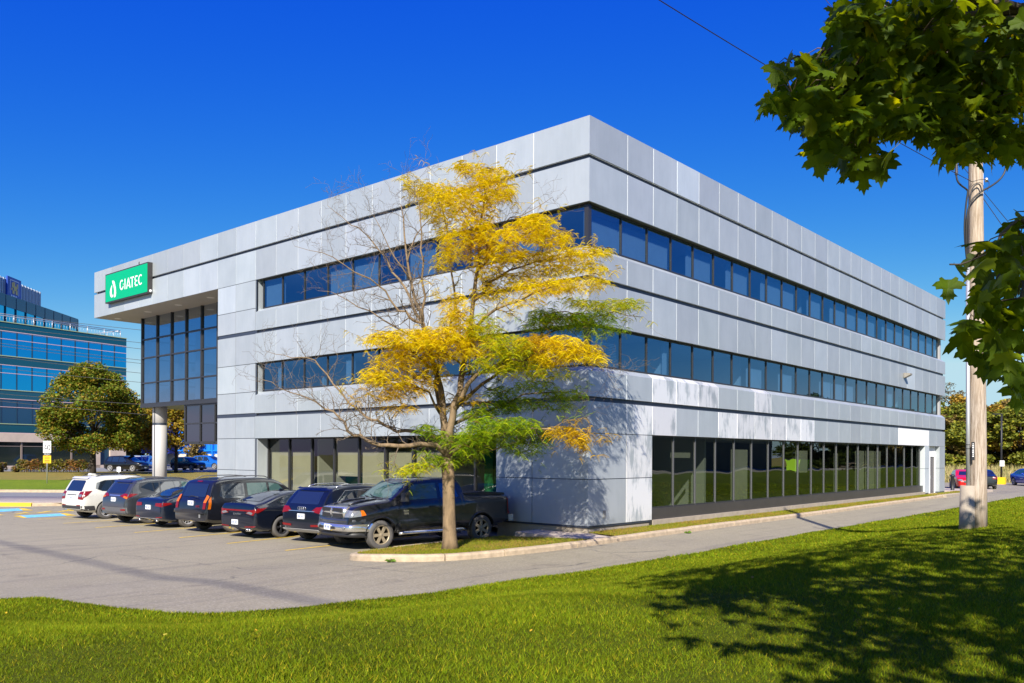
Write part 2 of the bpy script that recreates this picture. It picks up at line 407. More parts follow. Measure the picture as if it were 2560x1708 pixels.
# stair tower part of the left face (x -17.4 .. -20.53)
JT=[17.49,19.03,20.53]
for z0,z1 in ((B0,T1),(T1,HB1),(HB1,D3b),(D3a,G2b),(G2b,HB2-.02),(HB2-.02,D2b),(D2a,G3b+.03),(G3b+.03,HB3-.01)):
    panels('L','panel_row',JT,[(0,z0+.012),(0,z1-.012)],base=1.02,am=.06,tints=({1:1.16} if z0 in (G2b,G3b+.03,) else {}))
strip('L','joint_backing',17.42,20.5,B0-.01,HB3,-.095,-.03,REVEAL)
# window side returns (white metal reveals) on the tower
for z0,z1 in ((G3b,HB3),(G2b,HB2)):
    MB().box((-17.49,.05,z0-.1),(-17.42,.42,z1),0,(1.1,1.1,1.12)).build('window_return',PANEL,office)
MB().box((-17.42,.052,B0),(-17.36,.62,HB1-.01),0,(1.0,1,1)).build('window_return',PANEL,office)
MB().box((-3.62,.052,B0),(-3.56,.62,HB1-.01),0,(1.0,1,1)).build('window_return',PANEL,office)
# soffits over window rows
for f,e in (('L',17.45),('R',38.0)):
    for z in (HB3,HB2): strip(f,'window_soffit',0,e,z+.004,z+.03,-.45,-.052,SOFF,True)
strip('L','window_soffit',3.6,17.42,HB1+.004,HB1+.03,-.75,-.052,REVEAL)
strip('R','window_soffit',3.5,38.8,HB1+.004,HB1+.03,-1.0,-.052,SOFF)

# ------------------------------------------------------------------ windows
def window(f,s0,s1,z0,z1,off,glass,blind=None,frame=FRAME,mull=.022,cover=None,depth=.07,first=False):
    """one bay: frame with its left mullion, a pane, maybe a blind"""
    mb=MB()
    def bx(a,b,c,d,o0,o1,m=0):
        p=FP(f,a,o0,c); q=FP(f,b,o1,d); mb.box(p,q,m)
    bx(s1-mull,s1+mull,z0,z1,off-.03,off+depth-.03,1)
    if first: bx(s0,s0+2*mull,z0,z1,off-.03,off+depth-.03,1)
    bx(s0+mull,s1-mull,z0,z0+.045,off-.03,off+.04)
    bx(s0+mull,s1-mull,z1-.05,z1,off-.03,off+.04)
    o=mb.build('window',[frame,cover or FRAME],office)
    a=(s0+mull,z0+.045); b=(s1-mull,z1-.05)
    p=MB().add([FP(f,a[0],off,a[1]),FP(f,b[0],off,a[1]),FP(f,b[0],off,b[1]),FP(f,a[0],off,b[1])],[(0,1,2,3) if f=='R' else (3,2,1,0)]).build('pane',glass,o,fix=False)
    if blind:
        kind,t0,t1,u0,u1=blind      # kind, bottom and top fraction, side fractions
        zz0=a[1]+(b[1]-a[1])*t0; zz1=a[1]+(b[1]-a[1])*t1; sa=a[0]+(b[0]-a[0])*u0; sb=a[0]+(b[0]-a[0])*u1
        mb=MB(); o2=off-.13
        if kind=='v':
            n=max(2,int((sb-sa)/.11))
            for i in range(n):
                c=sa+(sb-sa)*(i+.5)/n; h=.052
                mb.add([FP(f,c-h,o2-.02,zz0),FP(f,c+h,o2+.02,zz0),FP(f,c+h,o2+.02,zz1),FP(f,c-h,o2-.02,zz1)],[(0,1,2,3)])
            mb.build('blind',BLIND,o,fix=False)
        elif kind=='h':
            n=max(2,int((zz1-zz0)/.05))
            for i in range(n):
                c=zz0+(zz1-zz0)*(i+.5)/n
                mb.add([FP(f,sa,o2-.02,c+.012),FP(f,sb,o2-.02,c+.012),FP(f,sb,o2+.02,c-.012),FP(f,sa,o2+.02,c-.012)],[(0,1,2,3)])
            mb.build('blind',BLIND,o,fix=False)
        else:
            mb.box(FP(f,sa,o2-.005,zz0),FP(f,sb,o2+.005,zz1)); mb.build('blind',BLINDB,o)
    return o
wr=random.Random(3)
RB=[.2]+[1.97+1.513*k for k in range(24)]+[37.75]
for row,(z0,z1) in enumerate(((G3b,HB3),(G2b,HB2))):
    for i in range(len(RB)-1):
        r=wr.random(); bl=None
        if row==0: bl=('v',0,.86,0,1) if (r<.78 and i not in (3,5)) else (('v',0,.9,.85,1) if r<.9 else None)
        else:
            if i==0: bl=('h',0,.85,0,1)
            elif i in (2,): bl=('v',0,.95,.82,1)
            elif i in (7,9,12,13,14): bl=('v',0,.7,0,.9)
            elif r<.35: bl=('v',0,.92,.55,1)
        window('R',RB[i],RB[i+1],z0,z1,-.22,GLASSU,bl,cover=FRAMEL if False else FRAME,first=(i==0))
MUL2=M('grey_mullion',(.14,.14,.15),.4,.5)
RG=[3.52+0.0]+[5.03+1.513*k for k in range(19)]+[33.9]
RG=[3.53,5.12,6.62,8.13,9.63,11.14,12.67,14.2,15.7,17.2,18.7,20.25,21.8,23.25,24.75,26.25,27.8,29.3,30.85,32.35,33.85]
for i in range(20):
    bl={1:('r',.70,.78,.04,.96),4:('r',0,.84,.02,.98),8:('r',.42,.84,.04,.96),11:('r',.0,.8,.05,.4),13:('r',0,.86,0,.9),14:('r',0,.86,0,.95),15:('r',0,.86,0,.6)}.get(i)
    window('R',RG[i],RG[i+1],.87,HB1,-.17,GLASSG,bl,cover=MUL2,first=(i==0),depth=.07,mull=.022)
LB=[.2]+[1.95+1.537*k for k in range(10)]+[17.18]
for row,(z0,z1) in enumerate(((G3b,HB3),(G2b,HB2))):
    for i in range(len(LB)-1):
        bl=None; r=wr.random()
        if row==0: bl=('v',0,.95,0,1) if i in (10,7,6,4,2,1) else (('v',0,1,.7,1) if i==0 else None)
        else: bl=('h',0,.9,0,1) if i in (2,1) else (('v',0,.9,.0,.35) if r<.4 else None)
        window('L',LB[i],LB[i+1],z0,z1,-.22,GLASSU,bl,first=(i==0))
# corner posts
for z0,z1 in ((G3b,HB3),(G2b,HB2)):
    MB().box((-.28,.14,z0),(-.13,.29,z1)).build('corner_post',FRAME,office)
LGX=[3.62,5.08,6.60,8.16,9.68,11.21,12.74,14.22,15.79,17.34]
for i in range(9):
    bl={8:('r',.12,.80,.0,1),7:('r',.1,.80,0,1),5:('r',.42,.8,0,1),4:('r',0,.80,0,1),3:('r',0,.8,0,1),2:('r',0,.8,0,1)}.get(i)
    window('L',LGX[i],LGX[i+1],.62,HB1,-.60,GLASSL,bl,first=(i==0),depth=.09,mull=.035)
MB().box((-17.36,.5,.3),(-3.62,.7,.62)).build('window_base',REVEAL,office)
# plinths
MB().box((-.30,3.56,.50),(-.10,34.4,.87)).build('metal_plinth',M('plinth_metal',(.075,.07,.07),.35,.4,var=.1,vs=2),office)
MB().box((-.28,3.56,-.1),(.02,34.4,.50)).build('concrete_base',CONC,office)
MB().prism([(0-.06,.06,-.1),(-.06,3.5,-.1),(-.3,3.5,-.1),(-.3,.3,-.1),(-3.6,.3,-.1),(-3.6,.06,-.1)],(0,0,.60)).build('concrete_base',CONC,office)
MB().box((-33,.06,-.1),(-17.4,.3,.5)).build('concrete_base',CONC,office) if False else MB().box((-20.5,.06,-.1),(-17.4,.3,.5)).build('concrete_base',CONC,office)
MB().prism([(-.02,.02,B0-.06),(-.02,3.5,B0-.06),(-.14,3.5,B0-.06),(-.14,.14,B0-.06),(-3.6,.14,B0-.06),(-3.6,.02,B0-.06)],(0,0,.055)).build('drip_edge',REVEAL,office)
MB().box((-.12,3.44,.34),(-.0,3.54,.52)).build('panel_bracket',FRAME,office)
# right hand end of the long side: pier, door recess, pier
for (y0,y1) in ((34.4,35.3),(37.6,38.84)):
    for (z0,z1) in ((.42,T1-.01),(T1+.01,HB1-.01)):
        MB().box((-.9,y0,z0),(0,y1,z1),0,(1.45,1.45,1.45) if y0<35 else (1,1,1)).build('pier_panel',PANEL,office)
    MB().box((-.88,y0+.02,.1),(-.02,y1-.02,HB1)).build('pier_core',REVEAL,office)
MB().box((-.95,33.9,.42),(-.35,34.4,HB1)).build('pier_core',PANEL,office)
MB().box((-.40,35.3,2.60),(-.25,37.6,HB1-.002)).build('door_fascia',WHITEP,office)
MB().box((-.40,35.3,.3),(-.25,36.5,2.60)).build('door_fascia',WHITEP,office)
MB().box((-.40,37.5,.3),(-.25,37.6,2.60)).build('door_fascia',WHITEP,office)
dr=MB().box((-.36,36.5,.36),(-.29,37.5,2.58)).build('door',M('door_paint',(.11,.10,.10),.5),office)
MB().box((-.29,36.56,1.25),(-.25,36.62,1.45)).build('handle',CHROME,dr)
MB().box((-1.2,34.4,.0),(1.2,39.2,.345)).build('door_step',CONC,office)
# lamp on the wall, ventilation grille
lm=MB().box((.0,30.1,7.05),(.10,30.36,7.3)).prism([(.05,30.05,7.30),(.38,30.05,7.26),(.38,30.05,7.18),(.05,30.05,7.02)],(0,.36,0)).build('wall_lamp',M('lamp_metal',(.24,.22,.19),.5),office)
MB().box((0,.78,.72),(.02,.90,.95)).build('vent_grille',M('vent_metal',(.2,.2,.2),.5),office)
# canopy box over the entrance
MB().box((-33.38,.05,10.03),(-20.55,1.9,10.06)).build('canopy_soffit',SOFFP,office)
MB().box((-33.38,1.9,10.03),(-20.55,14,10.06)).build('canopy_soffit',SOFFP,office)
MB().box((-33.36,.08,10.0),(-20.5,.09,10.02)).build('canopy_trim',REVEAL,office) if False else None
for z0,z1 in ((10.03,D1b),(D1a,TOP)):
    mb=MB()
    y=.0
    for k in range(9): mb.box((-33.45,y+.01+(.0 if k else 0),z0),(-33.40,y+1.54,z1),0,ptint()); y+=1.55
    mb.build('panel_row',PANEL,office)
# solid core: roofs, slabs, hidden walls
MB().box((-33.2,.2,10.1),(-.2,38.6,12.4)).build('roof_deck',INTF,office) if False else None
for a,b in (((-33.35,.11,10.07),(-20.4,14,12.3)),((-20.4,.11,10.07),(-.11,38.7,12.3))):
    MB().box(a,b).build('roof_slab',INTC,office)
for z0,z1 in ((.2,.55),(HB1+.04,4.9),(HB2+.04,8.4)):
    MB().box((-20.2,.72 if z0<1 else .30,z0),(-.30 if z0>1 else -.32,38.5,z1)).build('floor_slab',INTC,office)
MB().box((-20.5,.1,.3),(-20.2,38.7,10.05)).build('end_wall',M('hidden_wall',(.35,.35,.36),.7),office)
MB().box((-20.2,38.5,.3),(-.25,38.75,10.05)).build('end_wall',bpy.data.materials['hidden_wall'],office)
mb=MB()
for z0,z1 in ((4.9,HB2+.04),(8.4,10.07)): mb.box((-15,7,z0),(-6.5,33,z1))
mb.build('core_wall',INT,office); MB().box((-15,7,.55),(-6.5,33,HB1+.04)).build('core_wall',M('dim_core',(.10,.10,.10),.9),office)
mb=MB()
for z0,z1,ys in ((4.9,HB2+.04,(5,11,15.5,20,26,31)),(8.4,10.07,(8,17,23,30)),(.55,HB1+.04,(8.15,))):
    for y in ys: mb.box((-6.5,y,z0),(-.6,y+.12,z1))
for z0,z1,xs in ((4.9,HB2+.04,(-4,-10,-14)),(8.4,10.07,(-5,-9)),(.55,HB1+.04,(-14.3,-8.3))):
    for x in xs: mb.box((x,.9,z0),(x+.12,6.5,z1))
mb.build('partition_wall',INT,office)
MB().box((-13.2,1.5,.55),(-12.2,2.5,2.6)).box((-5.6,1.6,.55),(-5.2,3.0,3.0)).build('green_partition',GREENW,office)
# ------------------------------------------------------------------ glazed entrance block under the canopy
CWX=[-31.5,-29.78,-28.2,-26.68,-25.13,-23.6,-22.05,-20.55]; CWZ=[5.3,6.44,7.82,8.83,10.03]
cw=MB()
for x in CWX: cw.box((x-.04,1.72,5.22),(x+.04,1.90,10.03))
for z in CWZ[:-1]: cw.box((CWX[0],1.73,z-.035),(CWX[-1],1.88,z+.035))
cw.box((CWX[0]-.06,1.70,5.10),(CWX[-1],8.0,5.26)); 
for y in (3.4,5.0,6.6,8.0): cw.box((CWX[0]-.05,y-.04,5.22),(CWX[0]+.1,y+.04,10.03))
for z in CWZ[1:-1]: cw.box((CWX[0]-.04,1.9,z-.035),(CWX[0]+.08,8,z+.035))
cwo=cw.build('curtain_wall',FRAME,office)
for i in range(len(CWX)-1):
    for j in range(4):
        MB().add([(CWX[i]+.04,1.8,CWZ[j]),(CWX[i+1]-.04,1.8,CWZ[j]),(CWX[i+1]-.04,1.8,CWZ[j+1]),(CWX[i]+.04,1.8,CWZ[j+1])],[(0,1,2,3)]).build('pane',GLASSC,cwo,fix=False)
MB().add([(-31.5,1.85,5.26),(-31.5,8,5.26),(-31.5,8,10.03),(-31.5,1.85,10.03)],[(0,1,2,3)]).build('pane',GLASSC,cwo,fix=False)
MB().box((-31.3,7.9,5.2),(-20.6,8.1,10.03)).box((-31.2,4.5,7.3),(-20.6,8,7.55)).build('atrium_wall',INT,office)
mb=MB()
for x in (-30.2,-28.0,-25.6,-23.2): mb.box((x,3.0,5.26),(x+.35,3.3,10.03))
mb.build('atrium_column',M('atrium_paint',(.35,.37,.40),.6),office)
bxm=MB(); X2=[-26.8,-25.28,-23.86,-22.3,-20.55]
for x in X2: bxm.box((x-.04,1.76,3.13),(x+.04,1.90,5.1))
for z in (3.17,4.12,5.06): bxm.box((X2[0],1.77,z-.04),(X2[-1],1.88,z+.04))
bxm.box((X2[0]-.04,1.76,3.08),(X2[-1],5,3.16)); bxm.box((X2[0]-.04,1.9,3.16),(X2[0]+.02,5,5.1)); bxm.box((X2[0],4.9,3.16),(X2[-1],5,5.1))
bo=bxm.build('vestibule_box',FRAME,office)
for i in range(4):
    for (z0,z1) in ((3.2,4.08),(4.16,5.03)):
        MB().add([(X2[i]+.04,1.82,z0),(X2[i+1]-.04,1.82,z0),(X2[i+1]-.04,1.82,z1),(X2[i]+.04,1.82,z1)],[(0,1,2,3)]).build('pane',GLASSD,bo,fix=False)
co=MB().lathe([(.0,.1),(.38,.1),(.38,4.14),(.355,4.15),(.355,4.27),(.38,4.28),(.38,5.1)],(-30.75,2.42,0),'z',32).build('column',M('column_paint',(.43,.42,.41),.5),office)
MB().lathe([(.37,4.15),(.37,4.27)],(-30.75,2.42,0),'z',32).build('column_band',REVEAL,co)
MB().box((-30.60-.008,2.03,.2),(-30.60+.004,2.08,5.1)).build('column_joint',REVEAL,co)
# recessed lamps in the canopy
for x in (-32.6,-29.1,-25.9,-22.8):
    MB().lathe([(0,10.022),(.17,10.022),(.19,10.03),(.19,10.04)],(x,.93,0),'z',20).build('soffit_lamp',M('soffit_lamp_glass%d'%int(-x),(.75,.70,.60),.4),office)
# ------------------------------------------------------------------ company sign
sg=thing('company_sign','green illuminated company sign box reading GIATEC on the panelled canopy','sign')
SX0,SX1,SZ0,SZ1=-31.50,-26.71,10.57,12.11
MB().box((SX0,-.24,SZ0),(SX1,.0-.002,SZ1)).build('sign_case',BLACKS,sg)
fc=MB().box((SX0+.06,-.252,SZ0+.06),(SX1-.05,-.238,SZ1-.06)).build('sign_face',GREENS,sg)
lt=MB()
def stroke(mb,pts,wd,y=-.262,th=.008):
    """a flat pen stroke on a plane facing -y"""
    n=len(pts); L=[];Rr=[]
    for i,(x,z) in enumerate(pts):
        a=pts[max(i-1,0)]; b=pts[min(i+1,n-1)]; dx,dz=b[0]-a[0],b[1]-a[1]; l=math.hypot(dx,dz) or 1
        ww=wd[i] if hasattr(wd,'__len__') else wd
        L.append((x-dz/l*ww/2,z+dx/l*ww/2)); Rr.append((x+dz/l*ww/2,z-dx/l*ww/2))
    for i in range(n-1):
        q=[L[i],L[i+1],Rr[i+1],Rr[i]]
        mb.prism([(p[0],y,p[1]) for p in q],(0,th,0))
def arc(cx,cz,rx,rz,a0,a1,n=14):
    return [(cx+rx*math.cos(math.radians(a0+(a1-a0)*i/n)),cz+rz*math.sin(math.radians(a0+(a1-a0)*i/n))) for i in range(n+1)]
LZ0,LZ1=11.07,11.57; lh=LZ1-LZ0; cz=(LZ0+LZ1)/2; wd=.070
x=-29.72
stroke(lt,arc(x+.19,cz,.19,lh/2-.02,50,350)+[(x+.38,cz-.0),(x+.38,cz+.0)],wd); stroke(lt,[(x+.375,cz-.1),(x+.375,cz+.03)],wd)
x+=.56; stroke(lt,[(x,LZ0-.02),(x,LZ1+.02)],wd)
x+=.18; stroke(lt,[(x,LZ0-.02),(x+.20,LZ1+.02)],wd); stroke(lt,[(x+.20,LZ1+.02),(x+.40,LZ0-.02)],wd); stroke(lt,[(x+.14,LZ0+.12),(x+.30,LZ0+.12)],wd*.8)
x+=.44; stroke(lt,[(x,LZ1-.02),(x+.36,LZ1-.02)],wd); stroke(lt,[(x+.18,LZ1),(x+.18,LZ0-.02)],wd)
x+=.46; stroke(lt,[(x+.04,LZ1+.02),(x+.04,LZ0-.02)],wd); stroke(lt,[(x,LZ1-.02),(x+.30,LZ1-.02)],wd); stroke(lt,[(x,cz),(x+.26,cz)],wd); stroke(lt,[(x,LZ0+.02),(x+.30,LZ0+.02)],wd)
x+=.42; stroke(lt,arc(x+.20,cz,.19,lh/2-.02,50,310),wd)
lt.build('sign_lettering',M('sign_white',(.85,.85,.85),.4),fc)
em=MB()   # the emblem: a drop made of two interlocking strokes
stroke(em,[(-30.62,11.66),(-30.50,11.58),(-30.40,11.42),(-30.31,11.20),(-30.29,10.98),(-30.34,10.86),(-30.40,10.80)],[.05,.20,.17,.17,.20,.22,.10])
stroke(em,[(-30.66,11.44),(-30.74,11.30),(-30.80,11.12),(-30.78,10.96),(-30.70,10.88),(-30.56,10.86)],[.04,.12,.19,.19,.16,.10])
em.build('sign_emblem',bpy.data.materials['sign_white'],fc)
MB().lathe([(0,.06),(.06,.04),(.07,0)],(SX1+.0,-.10,10.68),'x',12).build('sign_lamp',WHITEP,sg)
MB().box((-28.15,-.03,12.11),(-28.11,-.01,12.36)).build('sign_cable',RUBBERC,sg)
# ================================================================== ground
def grid_sheet(name,xs,ys,zf,mat,kind='structure'):
    V=np.array([(x,y,zf(x,y)) for y in ys for x in xs]); nx=len(xs)
    F=np.array([(j*nx+i,j*nx+i+1,(j+1)*nx+i+1,(j+1)*nx+i) for j in range(len(ys)-1) for i in range(nx-1)])
    o=fast_mesh(name,V,F,mat,smooth=True); return tag(o,kind=kind)
tag(MB().add([(-1500,-1500,-.12),(1500,-1500,-.12),(1500,1500,-.12),(-1500,1500,-.12)],[(0,1,2,3)]).build('ground',GRASSD),kind='structure')
grid_sheet('parking_lot',[-90,-60,-30,-6,-3.2]+[-3.2+.3*k for k in range(1,13)]+[2,4.7],[-60,-30,-14,0,20,60,86],lambda x,y:float(zlot(x)),ASPH)
# lawn mound that the photographer stands on
EDGE=[(4.35,120),(4.35,80),(4.30,60),(4.32,48),(4.35,38),(4.38,28),(4.36,20),(4.35,14),(4.33,8),(4.36,3),(4.4,-1),(4.38,-3.5),(4.32,-6),(4.18,-7.9),(4.05,-10.05),(3.8,-11.27),(3.53,-12.34),(3.16,-13.17),(2.91,-13.58),(2.46,-13.9),(1.64,-14.17),(.65,-14.4),(-.5,-14.6),(-1.2,-15.0),(-4,-16.6),(-12,-21),(-30,-31),(-70,-52)]
def densify(P,step):
    out=[]
    for a,b in zip(P[:-1],P[1:]):
        n=max(1,int(math.hypot(b[0]-a[0],b[1]-a[1])/step))
        for i in range(n): out.append((a[0]+(b[0]-a[0])*i/n,a[1]+(b[1]-a[1])*i/n))
    out.append(P[-1]); return np.array(out)
ED=densify(EDGE,.5)
np.random.seed(3); wob=np.interp(np.arange(len(ED)),np.arange(0,len(ED)+3,3),RNG.normal(0,.05,len(np.arange(0,len(ED)+3,3))))
T=np.gradient(ED,axis=0); ang=np.unwrap(np.arctan2(T[:,1],T[:,0]))+PI/2   # left of a path that runs toward -y  -> +x side
ker=np.ones(7)/7; ang=np.convolve(np.pad(ang,3,'edge'),ker,'valid'); ang=np.minimum.accumulate(ang)
NRM=np.stack([np.cos(ang),np.sin(ang)],1); EDW=ED+NRM*wob[:,None]
def lawn_h(d,x=10.0): return zlot(x)+.03+1.0*sm(d/7.2)-.35*sm((d-13)/7)
rows=[-.12,0,.12,.3,.55,.85,1.2,1.7,2.3,3,3.8,4.7,5.6,6.5,7.4,8.6,10,12,13,14.5,16,18,20,24,32,60,140,400]
V=[];
for i in range(len(ED)):
    for d in rows:
        p=EDW[i]+NRM[i]*d; z=zlot(EDW[i][0])+(-.05 if d<0 else .03+1.0*float(sm(d/7.2))-.35*float(sm((d-13)/7)))
        V.append((p[0],p[1],z))
k=len(rows); V=np.array(V)
V[:,2]+=.02*np.sin(V[:,0]*1.3+V[:,1]*.7)*np.clip(V[:,2]-.3,0,1)
F=np.array([(i*k+j,i*k+j+1,(i+1)*k+j+1,(i+1)*k+j) for i in range(len(ED)-1) for j in range(k-1)])
tag(fast_mesh('lawn',V,F[:,::-1],GRASS,smooth=True),kind='structure')
# far side of the street on the left (strips parallel to the picture)
def cstrip(name,X0,X1,prof,mat,n=1,kind='structure'):
    """prof: list of (Y,z) going away from the camera"""
    mb=MB(); vs=[];fs=[]; m=len(prof)
    for i in range(n+1):
        X=X0+(X1-X0)*i/n
        for (Y,z) in prof: vs.append(c2w(X,Y,z))
    for i in range(n):
        for j in range(m-1): fs.append((i*m+j,(i+1)*m+j,(i+1)*m+j+1,i*m+j+1))
    o=mb.add(vs,fs,0,None,True).build(name,mat); return tag(o,kind=kind) if kind else o
cstrip('street',-140,1,[(47.3,.004),(55.6,.006)],ASPH2)
cstrip('sidewalk',-60,-19.6,[(41.35,.15),(47.3,.155),(47.4,0)],SIDEW)
ky=tag(MB().prism([c2w(-60,41.0,0),c2w(-60,41.0,.13),c2w(-60,41.05,.16),c2w(-60,41.35,.16),c2w(-60,41.35,0)],c2w(-23.3,41,0)-c2w(-60,41,0)).build('yellow_kerb',YKERB),'yellow painted kerb block beside the blue parking symbols','kerb')
MBk=MB().prism([c2w(-23.25,41.0,0),c2w(-23.25,41.0,.13),c2w(-23.25,41.05,.16),c2w(-23.25,41.35,.16),c2w(-23.25,41.35,0)],c2w(-19.5,42.4,0)-c2w(-23.25,41,0))
tag(MBk.build('kerb',KERB),'short bare concrete kerb between the yellow kerb and the white car','kerb')
tag(MB().prism([c2w(-140,55.4,0),c2w(-140,55.4,.17),c2w(-140,55.65,.18),c2w(-140,55.65,0)],c2w(1,55.4,0)-c2w(-140,55.4,0)).build('kerb',KERB),'long pale kerb along the foot of the grass bank','kerb')
cstrip('grass_bank',-140,1.5,[(55.65,.17),(56.5,.26),(57.8,.42),(59,.58),(60.2,.68)],GRASSF,60)
cstrip('dry_verge',-140,1.5,[(60.2,.68),(64,.71),(74,.70),(88,.66)],GRASSD,30)
cstrip('back_street',-150,1.5,[(88,.67),(92,.70),(150,.72)],ASPH2)
# walkway along the left face
tag(MB().box((-33,-1.45,-.05),(-5.2,.05,.16)).build('walkway',SIDEW),kind='structure')
tag(MB().prism([(-1.95,-1.0,-.05),(.9,-1.55,-.05),(1.2,-.35,-.05),(.06,.0,-.05),(-1.95,.05,-.05)],(0,0,.36)).build('walkway',SIDEW),kind='structure')
# planted island and long kerb
KP=[(-2.5,-3.0),(-2.52,-4.6),(-2.45,-5.9),(-2.2,-6.75),(-1.75,-7.35),(-1.1,-7.72),(-.35,-7.75),(.35,-7.45),(.85,-6.9),(1.15,-6.0),(1.33,-4.7),(1.45,-3.2),(1.42,-1.5),(1.35,0),(1.32,3),(1.30,8),(1.34,12),(1.25,20),(1.05,30),(1.0,36),(1.15,40),(1.0,42.5),(.4,44.2),(-1.0,45.3)]
KD=densify(KP,.35)
def chaikin(P,n=2):
    for _ in range(n):
        Q=[P[0]]
        for a,b in zip(P[:-1],P[1:]): Q+= [a*.75+b*.25,a*.25+b*.75]
        Q.append(P[-1]); P=np.array(Q)
    return P
KC=chaikin(np.array(KP,float),3); KC=densify([tuple(p) for p in KC],.25)
Tk=np.gradient(KC,axis=0); Tk/=np.linalg.norm(Tk,axis=1)[:,None]; Nk=np.stack([Tk[:,1],-Tk[:,0]],1)  # outward = right of travel
if Nk[len(Nk)//2][0]<0: Nk=-Nk
prof=[(0.0,-.05),(0.0,.10),(-.03,.14),(-.06,.15),(-.17,.15),(-.19,.13),(-.19,-.05)]
seglen=0; starts=[0]; acc=0
cuts=[2.3,4.6,7.6,9.2,11.9,14.8,18,21,24,27,30,33,36,40,44,48,52,56,60,70]; ci=0
for i in range(1,len(KC)):
    acc+=np.linalg.norm(KC[i]-KC[i-1])
    if ci<len(cuts) and acc>cuts[ci]: starts.append(i); ci+=1
starts.append(len(KC)-1)
ktag=[]
mbk=MB(); rk=random.Random(2)
for a,b in zip(starts[:-1],starts[1:]):
    if b-a<2: continue
    vs=[]; idx=list(range(a,b+1)); m=len(prof)
    jx,jy=rk.uniform(-.012,.012),rk.uniform(-.008,.008)
    for q,i in enumerate(idx):
        p=KC[i].copy()
        if q==0: p=p+Tk[i]*.018
        if q==len(idx)-1: p=p-Tk[i]*.018
        for (o,z) in prof: vs.append((p[0]+Nk[i][0]*(o+jx),p[1]+Nk[i][1]*(o+jx),float(zlot(p[0]))+z+(jy if z>0 else 0)))
    fs=[]
    for q in range(len(idx)-1):
        for j in range(m): fs.append((q*m+j,q*m+(j+1)%m,(q+1)*m+(j+1)%m,(q+1)*m+j))
    fs.append(tuple(range(m))); fs.append(tuple((len(idx)-1)*m+j for j in range(m-1,-1,-1)))
    mbk.add(vs,fs)
kk=mbk.build('kerb',KERB); tag(kk,'weathered concrete kerb curving round the tree island and along the drive','kerb')
# grass inside the kerb: island and the strip under the long wall
def fan(name,poly,zf,mat,lab=None):
    bm=bmesh.new(); vs=[bm.verts.new((p[0],p[1],zf(p[0],p[1]))) for p in poly]; bm.faces.new(vs)
    bmesh.ops.triangulate(bm,faces=bm.faces); me=bpy.data.meshes.new(name); bm.normal_update(); bm.to_mesh(me); bm.free()
    me.materials.append(mat); o=bpy.data.objects.new(name,me); COL.objects.link(o)
    if me.polygons[0].normal.z<0: me.flip_normals()
    return tag(o,kind='structure')
isl=[tuple(KC[i]-Nk[i]*.17) for i in range(0,len(KC),3) if KC[i][1]<-1.5]
isl=[(-2.35,-1.2)]+isl+[(1.2,-1.5)]
ISLZ=lambda x,y: float(zlot(x))+.135
MI=grassmat('island_grass',(.24,.20,.04),(.17,.19,.03),(.30,.24,.08),.8)
fan('island_grass',isl,ISLZ,MI)
st=[tuple(KC[i]-Nk[i]*.17) for i in range(0,len(KC),3) if KC[i][1]>-.25 and KC[i][1]<42]
st=[(.0,.0)]+[(1.15,-.3)]+st+[(0.0,41.5)]
fan('wall_strip_grass',st,lambda x,y:.338,grassmat('strip_grass',(.25,.19,.05),(.20,.18,.035),(.31,.23,.08),.7))
tag(MB().box((-3,41.5,.0),(1.2,46.5,.342)).build('end_walkway',SIDEW),kind='structure')
# painted stall lines
MK=MB()
def line(a,b,wd=.10,m=0,z=.006):
    a=Vector((a[0],a[1],0)); b=Vector((b[0],b[1],0)); d=(b-a).normalized(); n=Vector((-d.y,d.x,0))*wd/2
    MK.add([(p.x,p.y,float(zlot(p.x))+z) for p in (a-n,b-n,b+n,a+n)],[(0,1,2,3)],m)
for (a,b) in (((-18.37,-7.39),(-18.95,-1.6)),((-15.67,-7.38),(-16.5,-1.6)),((-12.92,-7.31),(-13.9,-1.6)),((-10.27,-7.15),(-11.1,-1.6)),((-7.69,-7.05),(-8.5,-1.6)),((-4.96,-6.94),(-5.5,-1.6)),((-21.05,-7.3),(-21.9,-1.6)),((-24.85,-6.5),(-25.6,-1.8))):
    line(a,b)
mk=MK.build('parking_line',YELP); tag(mk,kind='structure')
MK=MB()
def quad(P,m,z=.006): MK.add([(p[0],p[1],z) for p in P],[(0,1,2,3)],m)
quad([(-23.68,-7.08),(-22.21,-7.31),(-22.28,-5.7),(-23.82,-5.42)],0,.007)
quad([(-28.9,-6.9),(-26.61,-6.95),(-26.95,-5.73),(-28.6,-5.41)],0,.007)
MK.add([(-23.54,-7.34,.008),(-23.6,-7.05,.008),(-22.2,-7.28,.008),(-22.15,-7.42,.008)],[(0,1,2,3)],1)
MK.add([(-22.28,-5.75,.008),(-22.1,-5.43,.008),(-23.8,-5.2,.008),(-23.82,-5.42,.008)],[(0,1,2,3)],1)
MK.add([(-26.95,-5.78,.008),(-26.7,-5.45,.008),(-28.5,-5.2,.008),(-28.6,-5.41,.008)],[(0,1,2,3)],1)
for a,b in (((-25.3,-7.6),(-24.5,-7.4)),((-24.58,-6.9),(-25.6,-6.05)),((-24.8,-5.95),(-25.75,-5.05)),((-24.98,-5.05),(-25.9,-4.2))):
    a=Vector((*a,0));b=Vector((*b,0));d=(b-a).normalized();n=Vector((-d.y,d.x,0))*.09
    MK.add([(q.x,q.y,.008) for q in (a-n,b-n,b+n,a+n)],[(0,1,2,3)],1)
tag(MK.build('accessible_marking',[BLUEP,YELP]),kind='structure')
# rear lot behind the office
grid_sheet('rear_lot',[-90,-40,-10,4.6],[46.5,60,86],lambda x,y:float(zlot(0.9))+.0 if False else .205,ASPH)
